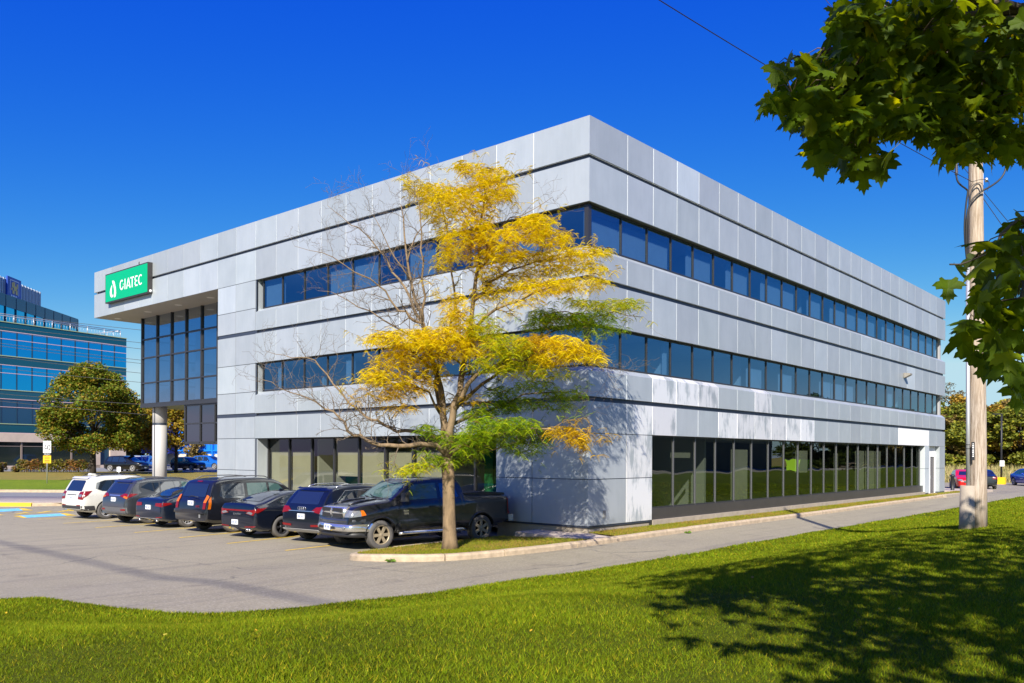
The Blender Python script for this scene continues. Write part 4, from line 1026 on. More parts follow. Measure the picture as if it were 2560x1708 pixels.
c.patch('skid_plate','rear',[(-.78,.40),(-.6,.33),(.6,.33),(.78,.40),(.78,.43),(-.78,.43)],RIM,off=.02); c.plate('rear',0,.79)
for i in range(4):
    h,_=c.cast('rear',.12-.08*i,1.02); mb=MB(); 
    mb.tube([(h.x-.015,.12-.08*i+.05*math.cos(a),1.02+.05*math.sin(a)) for a in np.linspace(0,2*PI,17)],.006,6,caps=False); mb.build('badge_ring',CHROME,c.t)
c.rails(.8,2.6,.60,CHROME,.04); c.mirror(3.0,1.08,P_BLACK2); MB().tube([(.5,-.2,1.60),(.95,-.05,1.66)],.008,5).build('aerial',BLK,c.t)
for o in list(c.t.children):
    pass
# 7 black pickup, backed in
loc,rz=(-3.62,-0.30,.004),math.radians(-97.4)
LT=5.62
c=Car('pickup_truck','black crew cab pickup truck with chrome grille backed in behind the yellow tree','pickup truck',loc,rz,LT,1.98,
 [(0,.92),(.015,1.30),(.05,1.345),(1.0,1.37),(1.72,1.40),(1.76,1.42),(1.84,1.72),(1.92,1.86),(2.1,1.905),(2.8,1.925),(3.3,1.90),(3.55,1.84),(4.28,1.34),(4.40,1.315),(5.0,1.25),(5.35,1.18),(5.50,1.08),(5.56,.95),(LT,.60)],
 [(0,.62),(.2,.50),(.9,.44),(4.8,.42),(5.2,.42),(LT,.46)],[(0,1.28),(1.7,1.30),(3,1.28),(4.3,1.22),(LT,.98)],
 [(0,.95),(.04,.97),(.3,1),(2,1),(4.4,1),(4.9,.985),(5.3,.93),(5.5,.86),(LT,.78)],.30,(1.13,4.66),.395,P_BLACK,None,None,'vehicles parked nose in beside the office' if False else None,RIMT,6,.265,.26,track=1.72)
lf=1
c.both('side_window',[(1.98,1.36),(2.62,1.34),(2.62,1.76),(2.12,1.78)],CARG)
c.both('side_window',[(2.74,1.34),(4.02,1.31),(3.52,1.74),(2.74,1.78)],CARGT)
c.patch('windscreen','front',[(-.78,1.37),(.78,1.37),(.66,1.80),(-.66,1.80)],CARGT,off=.006)
for sg in(1,-1):
    c.door([(2.72,.52),(4.05,.52),(4.08,1.27),(2.72,1.30)],sg); c.door([(1.95,.62),(2.66,.52),(2.66,1.30),(1.90,1.32)],sg)
    c.patch('handle','side',[(2.85,1.10),(3.05,1.10),(3.05,1.14),(2.85,1.14)],BLK,off=.04,sg=sg)
    c.patch('tail_lamp','side',[(.0,.80),(.10,.80),(.12,1.26),(.0,1.26)],REDL,off=.02,sg=sg)
    c.patch('headlight','front',[(sg*.60,.89),(sg*.84,.90),(sg*.86,1.06),(sg*.61,1.08)],CLRL,off=.02); c.patch('headlight','side',[(5.22,.93),(5.48,.90),(5.48,1.07),(5.28,1.07)],CLRL,off=.015,sg=sg); c.patch('turn_lamp','side',[(5.12,.95),(5.26,.93),(5.26,1.08),(5.18,1.07)],ORL,off=.024,sg=sg)
    # running board
    MB().tube([(1.75,sg*.98,.40),(1.9,sg*1.02,.42),(3.95,sg*1.02,.42),(4.1,sg*.98,.40)],.045,10).build('running_board',CHROME,c.t)
    c.patch('mud_flap','side',[(4.10,.46),(4.26,.46),(4.22,.62),(4.10,.70)],BLK,off=.03,sg=sg)
    # arch lips
    for wx in (1.13,4.66):
        pts=[(wx+.485*math.cos(a),.41+.475*math.sin(a)) for a in np.linspace(.05,PI-.05,22)]
        vs=[]; 
        P3=[]
        for (u,v) in pts:
            h,n=c.cast('side',u,max(v,.5),sg); P3.append((u,(h.y if h else sg*.98)+sg*.006,v))
        MB().tube(P3,.022,6).build('arch_lip',P_BLACK,c.t)
c.text('RAM','left',3.86,1.02,.085,CHROME,.012); c.text('1500','left',3.86,.945,.085,CHROME,.012)
# bumper, grille, bonnet bulge
def bumper(name,x0,ys,z0,z1,dx,mat,curve=.16,ext=0.0):
    mb=MB(); N=24; vs=[]
    for i in range(N+1):
        y=-ys+2*ys*i/N; t=abs(y/ys); x=x0-curve*t**2.6-ext*(max(0,t-.86)/.14)**2
        for (o,z) in ((-dx,z0),(0,z0+.02),(.015,(z0+z1)/2),(0,z1-.02),(-dx,z1)): vs.append((x+o,y,z))
    fs=[(i*5+j,i*5+j+1,(i+1)*5+j+1,(i+1)*5+j) for i in range(N) for j in range(4)]
    fs+=[tuple(range(5)),tuple(N*5+j for j in range(4,-1,-1))]
    return mb.add(vs,fs,0,None,True).build(name,mat,c.t)
bp=bumper('front_bumper',LT+.10,.95,.50,.72,.30,CHROME,.20,.30); bumper('valance',LT+.02,.90,.34,.50,.30,BLK,.18,.2)
bumper('bumper_cover',LT+.055,.93,.72,.86,.30,P_GREY,.20,.3)
MB().box((LT+.105,-.50,.57),(LT+.125,-.30,.64)).box((LT+.105,.12,.57),(LT+.125,.32,.64)).build('bumper_vent',BLK,bp)
gr=bumper('grille',LT-.0,.56,.84,1.17,.2,CHROME,.05)
gm=MB()
for (y0,y1) in ((-.50,-.05),(.05,.50)):
    for (z0,z1) in ((.875,.985),(1.03,1.135)):
        gm.box((LT-.02,y0,z0),(LT+.022,y1,z1))
gm.build('grille_mesh',BLK,gr)
MB().prism([(LT+.018,-.05,1.07),(LT+.018,.05,1.07),(LT+.018,.035,.97),(LT+.018,0,.94),(LT+.018,-.035,.97)],(.02,0,0)).build('badge',CHROME,gr)
pl=MB().box((LT+.118,-.20,.54),(LT+.135,.10,.69)).build('licence_plate',PLATE,c.t)
mb=MB()
for i in range(7):
    if i!=3: mb.box((LT+.1355,-.16+.035*i,.585),(LT+.137,-.14+.035*i,.655))
mb.build('plate_text',PLTXT,pl)
for sg in (1,-1): MB().lathe([(0,.02),(.045,.015),(.055,0)],(LT+.04,sg*.66,.61),'x',16).build('fog_lamp',CLRL,bp)
# mirrors, bed cover, rear bumper
for sg in (1,-1):
    mb=MB(); mb.tube([(4.02,sg*.92,1.30),(4.0,sg*1.06,1.34)],.03,6)
    mb.prism([(3.90,sg*1.02,1.28),(4.08,sg*1.04,1.28),(4.08,sg*1.24,1.30),(3.96,sg*1.27,1.30)],(-.02,0,.24)); mb.build('mirror',BLK,c.t)
MB().prism([(.05,-.78,1.355),(1.72,-.78,1.385),(1.72,-.78,1.45),(.9,-.78,1.47),(.08,-.78,1.43)],(0,1.56,0)).build('bed_cover',M('vinyl_cover',(.03,.03,.03),.7,bmp=.1,bs=5),c.t)
mb=MB(); mb.box((-.16,-.95,.56),(.03,.95,.76)); mb.build('rear_bumper',CHROME,c.t)
pts=[]
for sg in(1,-1): MB().tube([(4.4,sg*.30,1.345),(4.9,sg*.34,1.30),(5.35,sg*.38,1.215)],[.02,.035,.02],8).build('bonnet_crease',P_BLACK,c.t)
MB().tube([(4.33,.5,1.37),(4.30,0,1.40),(4.22,-.3,1.45)],.012,5).tube([(4.33,-.2,1.38),(4.28,-.5,1.42)],.012,5).build('wiper',BLK,c.t)
pick=c
# interior hints through nothing: steering wheel and seats are hidden by the tinted glass

# ------------------------------------------------------------------ background cars (fewer parts)
def simple_car(name,label,cat,p,rz,pm,kind='hatch',facing='side',group=None,sc=1.0):
    if kind=='hatch': top=[(0,.6),(.05,.95),(.35,1.38),(.8,1.48),(1.8,1.5),(2.4,1.42),(3.1,1.0),(3.8,.88),(4.05,.7),(4.1,.45)]; L,W,wh,r=4.1,1.75,(.72,3.3),.32
    elif kind=='suv': top=[(0,.7),(.05,1.05),(.35,1.5),(.6,1.62),(1.9,1.66),(2.6,1.56),(3.4,1.1),(4.1,1.0),(4.45,.8),(4.5,.5)]; L,W,wh,r=4.5,1.84,(.85,3.6),.35
    elif kind=='van': top=[(0,1.2),(.05,1.9),(.2,2.0),(2.6,2.0),(3.4,1.9),(4.1,1.25),(4.7,1.05),(4.9,.8),(4.95,.5)]; L,W,wh,r=4.95,1.9,(.9,3.9),.35
    else: top=[(0,.6),(.05,.98),(.6,1.04),(1.2,1.36),(1.7,1.44),(2.3,1.44),(2.8,1.34),(3.5,1.0),(4.2,.9),(4.55,.7),(4.6,.45)]; L,W,wh,r=4.6,1.8,(.85,3.55),.33
    c=Car(name,label,cat,(p.x,p.y,p.z),rz,L*sc,W,[(x*sc,z) for x,z in top],[(0,.32),(.4,.2),(L*sc-.3,.2),(L*sc,.28)],[(0,.95),(L*sc,.9)],mkplan(L*sc),.32,tuple(x*sc for x in wh),r,pm,None,None,group,RIM,5)
    zt=max(z for _,z in top); b=.98 if kind!='van' else 1.25
    if kind=='van': c.both('side_window',[(3.0,b),(3.85,b),(3.4,zt-.25),(3.0,zt-.2)],CARG)
    elif kind=='sedan': c.both('side_window',[(.9,b+.03),(1.9,b),(1.9,zt-.1),(1.35,zt-.12)],CARG); c.both('side_window',[(1.97,b),(3.1,b),(2.6,zt-.15),(1.97,zt-.1)],CARG)
    else: c.both('side_window',[(.45,b+.1),(1.0,b+.05),(1.0,zt-.13),(.6,zt-.15)],CARG); c.both('side_window',[(1.07,b+.04),(1.85,b+.03),(1.85,zt-.11),(1.07,zt-.12)],CARG); c.both('side_window',[(1.92,b+.03),(2.85,b+.02),(2.4,zt-.16),(1.92,zt-.11)],CARG)
    c.patch('windscreen','front',[(-.6,b+.06),(.6,b+.06),(.5,zt-.12),(-.5,zt-.12)],CARG)
    c.patch('rear_window','rear',[(-.55,b+.1),(.55,b+.1),(.48,zt-.14),(-.48,zt-.14)],CARG)
    for sg in(1,-1): c.patch('headlight','front',[(sg*.45,.62),(sg*.75,.64),(sg*.72,.76),(sg*.48,.74)],CLRL,off=.012); c.patch('tail_lamp','rear',[(sg*.5,.75),(sg*.78,.75),(sg*.78,.92),(sg*.52,.92)],REDL,off=.012)
    c.patch('grille','front',[(-.38,.50),(.38,.50),(.42,.66),(-.42,.66)],BLK,off=.01); c.patch('licence_plate','front',[(-.15,.36),(.15,.36),(.15,.47),(-.15,.47)],PLATE,off=.02)
    c.mirror(2.75*sc,.98,pm,.08); return c
def head(dx,dy): # heading in camera frame -> scene angle
    v=c2w(dx,dy)-c2w(0,0); return math.atan2(v.y,v.x)
D=97
def cz(px,D,z): p=at(px,1150,D); return Vector((p.x,p.y,z))
simple_car('parked_hatchback','black hatchback in shade on the street beyond the white column','car',cz(437,97,.71),head(1,-.45),paint('black_hatch',(.012,.01,.012)),'hatch')
simple_car('parked_suv','bright blue suv parked past the black hatchback','suv',cz(487,104,.71),head(1,-.35),paint('blue_suv',(.01,.13,.50)),'suv')
simple_car('parked_suv','white suv half hidden by the tree left of the white column','suv',cz(338,94,.70),head(.45,-1),paint('white_suv2',(.6,.6,.58),0),'suv')
simple_car('parked_suv','pale silver blue suv facing us just left of the white column','suv',cz(372,96,.70),head(.15,-1),paint('silver_suv',(.25,.33,.38)),'suv')
simple_car('parked_suv','black suv in deep shade under the big maple beyond the verge','suv',cz(272,90,.68),head(1,-.25),paint('black_suv2',(.01,.01,.012)),'suv')
def rearpos(px,D): 
    p=at(px,1150,D); return Vector((p.x,p.y,.21))
simple_car('parked_sedan','red sedan facing us behind the end of the office','car',rearpos(2403,66),head(-.38,-1),paint('red_paint',(.62,.004,.0),.0,.35),'sedan')
simple_car('parked_sedan','dark blue sedan behind the red sedan','car',rearpos(2425,79),head(-.3,-1),paint('dkblue_paint',(.02,.05,.10)),'sedan')
simple_car('parked_sedan','black sedan seen from behind right of the utility pole','car',rearpos(2463,63),head(.35,1),paint('black_paint3',(.015,.017,.02)),'sedan')
simple_car('parked_sedan','bright blue sedan facing us at the right edge of the rear lot','car',rearpos(2549,73),head(-.12,-1),paint('blue_paint2',(.005,.03,.42)),'sedan')
simple_car('parked_van','white van behind the red sedan at the office corner','van',rearpos(2385,93),head(-1,-.2),paint('white_van',(.75,.75,.75),0),'van')
# ================================================================== honey locust on the island
K=2560/2350
LT0=Vector((-.27,-5.35,.30))
_f=Vector((-AXY,AXX,0)); DL=(Vector((LT0.x-CAMP[0],LT0.y-CAMP[1],0))).dot(_f)   # distance ahead of the camera
LR=random.Random(21)
def tp(x,y,dd=0.0): return at(x*K,y*K,DL+dd)
loc_t=thing('honey_locust_tree','half bare honey locust with yellow and green leaves on the kerbed island','tree',LT0)
def world_build(mb,name,mats,parent,smooth=False):
    mb.v=[(p[0]-LT0.x,p[1]-LT0.y,p[2]-LT0.z) for p in mb.v]
    return mb.build(name,mats,parent,smooth)
trunk=MB(); tr=[(1033,1252),(1032,1235),(1031,1200),(1030,1150),(1029,1100),(1027,1060)]
rad=[.235,.175,.160,.150,.150,.165]
pts=[tp(x,y) for x,y in tr]; pts[0].z=.22
trunk.tube(pts,rad,20,0,(1,.95,.9))
# leaders and limbs: (polyline in the picture plane with depth offsets, start radius, end radius, bare?)
LIMBS=[
 ([(1027,1062,0),(1022,1020,.05),(1020,975,.1),(1016,925,.15),(1003,860,.2),(985,800,.3),(970,745,.4),(952,690,.5),(938,620,.6),(928,540,.7),(920,470,.8)],.125,.012,'b'),
 ([(1025,1050,0),(1032,985,-.1),(1042,930,-.15),(1058,870,-.1),(1073,800,0),(1083,720,.1),(1092,640,.1),(1100,560,.0),(1107,490,-.1),(1112,430,-.1),(1098,400,0)],.115,.012,'y'),
 ([(1022,975,.1),(1010,940,.4),(998,880,.7),(1015,830,.9),(1035,740,1.1),(1042,660,1.2),(1030,580,1.3),(1020,500,1.3),(1000,450,1.3),(975,425,1.2)],.06,.01,'y'),
 ([(1045,930,-.15),(1075,880,-.4),(1120,850,-.7),(1170,825,-.9),(1230,808,-1.1),(1300,800,-1.2),(1360,800,-1.2)],.07,.01,'y'),
 ([(1040,945,-.1),(1080,905,.4),(1140,860,.8),(1200,800,1.1),(1270,760,1.3),(1340,735,1.4),(1410,715,1.5),(1478,728,1.5)],.06,.006,'g'),
 ([(1078,770,.0),(1110,730,-.4),(1160,700,-.7),(1230,670,-.9),(1300,650,-1.0),(1370,655,-1.0)],.05,.008,'y'),
 ([(1088,690,.1),(1120,650,.5),(1170,620,.8),(1230,600,1.0),(1300,590,1.1),(1380,580,1.1)],.045,.008,'y'),
 ([(1095,620,.1),(1130,580,-.3),(1180,550,-.5),(1230,525,-.6),(1290,545,-.7)],.04,.008,'y'),
 ([(1100,560,0),(1130,540,.4),(1170,500,.6),(1225,480,.8),(1268,452,.9)],.03,.004,'n'),
 ([(1108,480,0),(1130,440,.2),(1150,420,.3),(1165,405,.3)],.02,.006,'y'),
 ([(1030,1045,0),(1070,1015,-.3),(1120,1000,-.6),(1190,985,-.8),(1260,985,-1.0),(1320,1000,-1.1),(1348,1018,-1.1)],.06,.008,'g'),
 ([(1036,975,0),(1080,955,.4),(1140,935,.8),(1200,905,1.0),(1270,900,1.2),(1340,905,1.3)],.05,.008,'g'),
 ([(1026,1055,0),(1060,1050,.5),(1120,1035,1.0),(1180,1020,1.4),(1240,1015,1.6)],.045,.008,'g'),
 ([(1024,1065,0),(1000,1070,-.4),(965,1075,-.6),(920,1078,-.8)],.03,.006,'g'),
 ([(1024,1045,0),(1000,1022,-.3),(962,1019,-.6),(915,1024,-.8),(873,1022,-.9),(840,1010,-1.0),(812,1000,-1.1),(790,968,-1.2),(765,944,-1.2),(725,922,-1.2),(690,907,-1.2),(640,890,-1.2),(600,871,-1.2)],.075,.006,'n'),
 ([(1020,1030,.1),(995,1000,.4),(950,990,.7),(911,991,.8),(880,975,.9),(850,963,.9),(822,939,1.0),(784,902,1.0),(751,860,1.1),(723,827,1.1),(690,820,1.1),(650,815,1.1),(611,806,1.1)],.065,.005,'n'),
 ([(1010,950,.2),(985,900,-.2),(940,880,-.5),(900,880,-.8),(860,885,-1.0),(840,900,-1.0)],.035,.006,'o'),
 ([(1000,850,.2),(960,820,-.2),(930,800,-.5),(890,790,-.8),(850,780,-1.0)],.04,.006,'y'),
 ([(985,800,.3),(972,743,.1),(940,728,-.1),(915,714,-.2),(885,668,-.3),(850,640,-.5),(787,606,-.7),(740,580,-.8),(676,565,-.9)],.05,.004,'n'),
 ([(972,745,.4),(943,687,.6),(915,640,.8),(887,593,1.0),(855,555,1.1),(822,522,1.2),(785,498,1.3),(751,471,1.3)],.045,.004,'n'),
 ([(970,745,.4),(976,682,.2),(972,600,0),(968,540,0),(962,470,0),(950,430,0),(934,401,0)],.04,.004,'n'),
 ([(985,800,.3),(940,770,.5),(880,735,.6),(822,705,.7),(775,677,.8),(728,667,.8)],.035,.004,'n'),
 ([(940,640,.5),(905,590,.3),(880,540,.2),(860,500,.2),(845,460,.2)],.022,.003,'n'),
 ([(935,600,.6),(955,540,.9),(990,500,1.0),(1010,470,1.0)],.022,.004,'y'),
 ([(1065,840,-.1),(1020,810,-.6),(985,790,-.9),(940,780,-1.1)],.035,.006,'y'),
 ([(1060,860,-.1),(1100,830,-.8),(1150,800,-1.3),(1200,785,-1.5)],.035,.006,'y'),
 ([(1080,740,.1),(1050,720,-.3),(1030,700,-.5)],.02,.004,'y'),
 ([(1095,600,.1),(1060,590,-.4),(1040,580,-.6)],.02,.004,'y'),
 ([(1100,560,0),(1070,500,-.4),(1050,470,-.5),(1035,450,-.5)],.02,.004,'y'),
 ([(1340,735,1.4),(1300,715,1.1),(1260,720,1.0),(1230,735,1.0)],.02,.004,'g'),
 ([(1360,800,-1.2),(1390,840,-1.3),(1410,885,-1.3)],.008,.003,'n'),
]
limbs=MB(); twigs=MB(); tips=[]
def wig(P,a):
    return [p+Vector((LR.gauss(0,a),LR.gauss(0,a),LR.gauss(0,a))) for p in P]
def refine(P,n,a):
    for _ in range(n):
        Q=[P[0]]
        for p,q in zip(P[:-1],P[1:]):
            m=(p+q)/2+Vector((LR.gauss(0,a),LR.gauss(0,a),LR.gauss(0,a))); Q+=[m,q]
        P=Q; a*=.55
    return P
barkc=lambda: (LR.uniform(.75,1.1),)*2+(LR.uniform(.7,1.0),)
ORANGE=(1.25,.75,.25)
twigpts=[]
def twig(p,d,length,r,depth,bare):
    """a crooked twig that forks"""
    n=4; pts=[p]; q=p; dd=d.copy()
    for i in range(n):
        dd=(dd+Vector((LR.gauss(0,.28),LR.gauss(0,.28),LR.gauss(0,.22)+ (.04 if bare else -.02)))).normalized()
        q=q+dd*(length/n); pts.append(q)
        if depth>0 and LR.random()<(.85 if bare else .6):
            side=Vector((LR.gauss(0,1),LR.gauss(0,1),LR.gauss(0,.8)+.25)); side=(side-dd*side.dot(dd)); 
            if side.length>.01:
                twig(q,(dd*.65+side.normalized()*.8).normalized(),length*LR.uniform(.4,.68),max(.0022,r*.55),depth-1,bare)
    twigs.tube(pts,[max(.0022,r*(1-.75*i/n)) for i in range(n+1)],4,0,(.75,.80,.95) if bare else (.75,.7,.65),caps=False)
    twigpts.append((pts,bare))
for P,r0,r1,kind in LIMBS:
    pts=refine([tp(*p) for p in P],1,.035); n=len(pts)
    rr=[max(r1,r0+(r1-r0)*((i/(n-1))**.75)) for i in range(n)]
    b=len(limbs.v); limbs.tube(pts,rr,8 if r0>.04 else 6,0,(.95,.92,.9))
    bare=kind=='n' or kind=='b'
    for i in range(1,n):
        if rr[i]>.07: continue
        dirn=(pts[i]-pts[i-1]).normalized()
        for _ in range(2 if rr[i]<.045 else 1):
            if LR.random()<.80:
                side=Vector((LR.gauss(0,1),LR.gauss(0,1),LR.gauss(0,1)+.35)); side-=dirn*side.dot(dirn); side.normalize()
                twig(pts[i],(dirn*LR.uniform(.4,1)+side).normalized(),LR.uniform(.35,.85) if bare else LR.uniform(.35,.8),min(.016,rr[i]*.5),2 if bare else 1,bare)
world_build(trunk,'trunk',BARKL,loc_t,True)
world_build(limbs,'limb',BARKL,loc_t,True); world_build(twigs,'twigs',BARKL,loc_t,True)
# foliage: drooping feathery sprays
CL=[ # x,y,rx,ry,count,kind
 (1085,388,38,14,60,'y'),(1130,400,38,16,80,'y'),(1060,375,18,8,20,'y'),(1120,432,60,20,140,'y'),(960,428,36,14,50,'y'),(930,410,14,10,14,'y'),(1000,440,45,18,110,'y'),(1050,450,50,20,120,'y'),(1150,445,30,15,60,'y'),
 (990,480,30,25,60,'y'),(1020,500,28,40,90,'y'),(1065,490,20,30,60,'y'),(1110,490,28,40,130,'y'),(1085,530,30,25,70,'y'),(1040,560,28,30,80,'y'),(1020,600,24,20,45,'y'),(1100,560,35,22,100,'o'),
 (1230,505,45,14,110,'y'),(1210,530,60,22,180,'y'),(1260,545,45,20,110,'y'),(1150,545,45,20,100,'y'),(1160,580,50,18,110,'y'),(1120,600,36,25,100,'y'),
 (1210,590,60,14,130,'y'),(1290,585,55,14,120,'y'),(1350,575,55,13,90,'y'),(1380,580,20,8,20,'y'),(1250,620,60,14,120,'y'),(1330,610,60,14,100,'y'),
 (1170,645,60,20,150,'y'),(1250,655,70,17,160,'y'),(1330,650,65,15,110,'y'),(1120,670,40,16,80,'y'),(1200,690,40,10,35,'y'),(1370,620,25,10,25,'y'),
 (1050,700,28,28,60,'y'),(1030,735,26,20,45,'y'),(1060,730,26,20,40,'y'),(1110,735,40,16,55,'v'),
 (1250,722,36,14,90,'g'),(1300,735,60,18,200,'g'),(1360,730,50,18,130,'g'),(1400,700,38,14,80,'v'),(1445,695,36,12,60,'v'),(1350,700,40,10,40,'v'),(1380,755,60,10,70,'g'),(1235,745,30,14,50,'g'),(1320,690,36,9,30,'v'),
 (880,775,36,15,90,'y'),(940,775,50,20,160,'y'),(1000,772,50,22,180,'y'),(1060,765,40,22,140,'y'),(1110,760,40,16,90,'v'),(960,805,60,20,170,'y'),(1030,800,60,22,190,'y'),(1100,795,50,22,180,'y'),(1170,790,50,22,180,'v'),
 (1230,785,40,18,120,'o'),(1290,790,50,18,150,'y'),(1340,808,40,18,110,'y'),(1370,820,20,14,40,'y'),(1270,820,50,16,130,'y'),(1200,820,50,18,130,'v'),(1140,830,46,20,130,'v'),
 (900,825,40,18,90,'y'),(960,840,45,18,90,'y'),(860,860,34,16,80,'y'),(900,870,44,18,110,'y'),(960,880,40,18,70,'o'),(925,900,45,14,60,'o'),(880,905,34,12,40,'o'),(920,935,40,10,34,'o'),(1080,915,30,12,30,'o'),(1000,860,36,16,50,'y'),
 (1200,850,60,14,90,'v'),(1270,855,55,14,80,'v'),(1150,900,40,14,70,'g'),(1230,885,50,12,80,'g'),(1300,905,45,12,90,'g'),(1280,930,40,10,50,'g'),(1200,925,50,14,110,'g'),(1140,935,46,16,130,'g'),(1090,950,30,14,70,'g'),
 (1120,975,46,18,180,'g'),(1190,975,46,18,180,'g'),(1230,1000,40,20,140,'g'),(1160,1005,46,18,150,'g'),(1090,1000,36,16,110,'g'),(1200,1030,40,14,70,'g'),(1080,1030,40,14,80,'g'),(1040,1010,30,14,60,'g'),
 (1290,990,40,12,80,'o'),(1325,1005,26,14,60,'o'),(1340,1025,12,8,16,'o'),(975,985,26,12,50,'g'),(1010,1000,26,12,40,'g'),(1020,1060,30,10,40,'g'),(960,1070,34,10,50,'v'),(930,1080,18,8,26,'v'),(1000,1050,20,10,24,'g'),(1060,1050,26,10,36,'g'),
]
PAL={'y':((.88,.665,.008),(.98,.78,.010),(.74,.52,.008)),'o':((.66,.40,.010),(.80,.52,.012),(.50,.33,.015)),'g':((.27,.40,.012),(.16,.28,.012),(.42,.50,.012)),'v':((.58,.56,.010),(.38,.46,.012),(.74,.62,.010))}
# one spray template: rachis with leaflet pairs, arching over and down
def spray_template(nseg=7):
    V=[];F=[]
    for i in range(nseg):
        t=(i+.5)/nseg; x=t; z=-.55*t*t; wd=.30*(1-.5*t)*(.75+.25*math.sin(3*t))
        for s in (-1,1):
            b=len(V)
            V+= [(x-.045,0,z),(x+.03,0,z-.0),(x+.085,s*wd,z-.07),(x+.0,s*wd*.95,z-.09)]
            F.append((b,b+1,b+2,b+3))
    return np.array(V),np.array(F)
SV,SF=spray_template()
tw=[(p,b) for p,b in twigpts if not b]
VV=[];FF=[];CC=[];nb=0
fr=np.random.default_rng(8)
for (x,y,rx,ry,cnt,kd) in CL:
    # depth of the nearest limb point of this clump
    best=min(((abs(px-x)+abs(py-y)*1.3),dd) for P,_,_,k in LIMBS if k!='n' for px,py,dd in P)[1]
    cnt=int(cnt*2.9)
    for _ in range(cnt):
        a=fr.uniform(0,2*PI); r=math.sqrt(fr.uniform())
        px=x+rx*1.05*r*math.cos(a); py=y+ry*1.1*r*math.sin(a)
        p=tp(px,py,best+fr.normal(0,.55))
        th=fr.uniform(0,2*PI); L=fr.uniform(.11,.22)
        ca,sa=math.cos(th),math.sin(th); pit=fr.uniform(-.5,.35)
        v=SV*L; xx=v[:,0]*math.cos(pit)-v[:,2]*math.sin(pit); zz=v[:,0]*math.sin(pit)+v[:,2]*math.cos(pit)
        W=np.stack([xx*ca-v[:,1]*sa+p.x,xx*sa+v[:,1]*ca+p.y,zz+p.z],1)
        VV.append(W); FF.append(SF+nb); nb+=len(W)
        c=np.array(PAL[kd][fr.integers(0,3)])*fr.uniform(.75,1.15)
        if fr.uniform()<.06: c=np.array((.22,.13,.04))
        CC.append(np.repeat(c[None],len(SF),0))
def _px(p):
    X=(p[0]-CAMP[0])*AXX+(p[1]-CAMP[1])*AXY; Y=-(p[0]-CAMP[0])*AXY+(p[1]-CAMP[1])*AXX
    return (1280+X/Y*FPX)/K,(1138-(p[2]-CAMP[2])/Y*FPX)/K
for pts_,_b in tw:
    for q_ in pts_[1:]:
        for _ in range(2):
            if fr.uniform()<.35: continue
            x_,y_=_px(q_); near=min(CL,key=lambda c:(c[0]-x_)**2+((c[1]-y_)*1.6)**2); dd_=math.hypot(near[0]-x_,(near[1]-y_)*1.6)
            if dd_>95: continue
            kd=near[5]; th=fr.uniform(0,2*PI); L=fr.uniform(.10,.19); ca,sa=math.cos(th),math.sin(th); pit=fr.uniform(-.6,.3)
            v=SV*L; xx=v[:,0]*math.cos(pit)-v[:,2]*math.sin(pit); zz=v[:,0]*math.sin(pit)+v[:,2]*math.cos(pit)
            W=np.stack([xx*ca-v[:,1]*sa+q_.x,xx*sa+v[:,1]*ca+q_.y,zz+q_.z],1)
            VV.append(W); FF.append(SF+nb); nb+=len(W); c=np.array(PAL[kd][fr.integers(0,3)])*fr.uniform(.75,1.15); CC.append(np.repeat(c[None],len(SF),0))
LOCL=leafmat('locust_leaf',(1,1,1),.40,.6,.15,(1.0,1.12,.7))
V=np.concatenate(VV)-np.array(LT0)
fast_mesh('crown',V,np.concatenate(FF),LOCL,np.concatenate(CC),loc_t)

# ================================================================== maple branches near the camera
MP=c2w(6.2,3.2); MPZ=1.02
mp_t=thing('maple_tree','large green maple whose leafy branches hang into the top right of the view','tree',(MP.x,MP.y,MPZ))
leafo=[(0,0),(.12,.0),(.26,-.10),(.36,-.04),(.34,.06),(.48,.10),(.66,.28),(.50,.30),(.48,.42),(.34,.38),(.20,.40),(.22,.56),(.34,.70),(.22,.72),(.19,.84),(.10,.80),(0,1.05)]
leafo=leafo+[(-x,y) for x,y in leafo[-2:0:-1]]
LV=np.array([(0,.35,0)]+[(x,y,0) for x,y in leafo]); n=len(leafo)
LF=np.array([(0,i+1,(i+1)%n+1) for i in range(n)])
LVv=LV.copy(); LVv[:,2]=-.35*np.abs(LV[:,0])**1.3-.20*LV[:,1]**2
mr=np.random.default_rng(5); VV=[];FF=[];CC=[];nb=0; stems=MB()
def maple_leaf(p,size,bright=None):
    global nb
    yaw=mr.uniform(0,2*PI); tilt=mr.normal(-.75,.38); roll=mr.normal(0,.35)
    R=(Matrix.Rotation(yaw,3,'Z')@Matrix.Rotation(tilt,3,'X')@Matrix.Rotation(roll,3,'Y'))
    R=np.array(R); W=(LVv*size)@R.T+np.array(p)
    VV.append(W); FF.append(LF+nb); nb+=len(W)
    c=np.array((1,1,1))*mr.uniform(.75,1.25)
    u=mr.uniform()
    if u<.02: c=np.array((2.6,1.6,1.0))
    elif u<.12: c=np.array((2.4,1.9,1.0))
    CC.append(np.repeat(c[None],len(LF),0))
    return p
def maple_clump(x,y,rx,ry,dd,cnt,ds=.45,size=(.10,.148)):
    pts=[]
    for _ in range(cnt):
        a=mr.uniform(0,2*PI); r=math.sqrt(mr.uniform())*(1.28 if mr.uniform()<.12 else .97)
        p=at((x+rx*r*math.cos(a))*K,(y+ry*r*math.sin(a))*K,dd+max(-.35,mr.normal(0,ds))); pts.append(p)
        maple_leaf(p,mr.uniform(*size))
    return pts
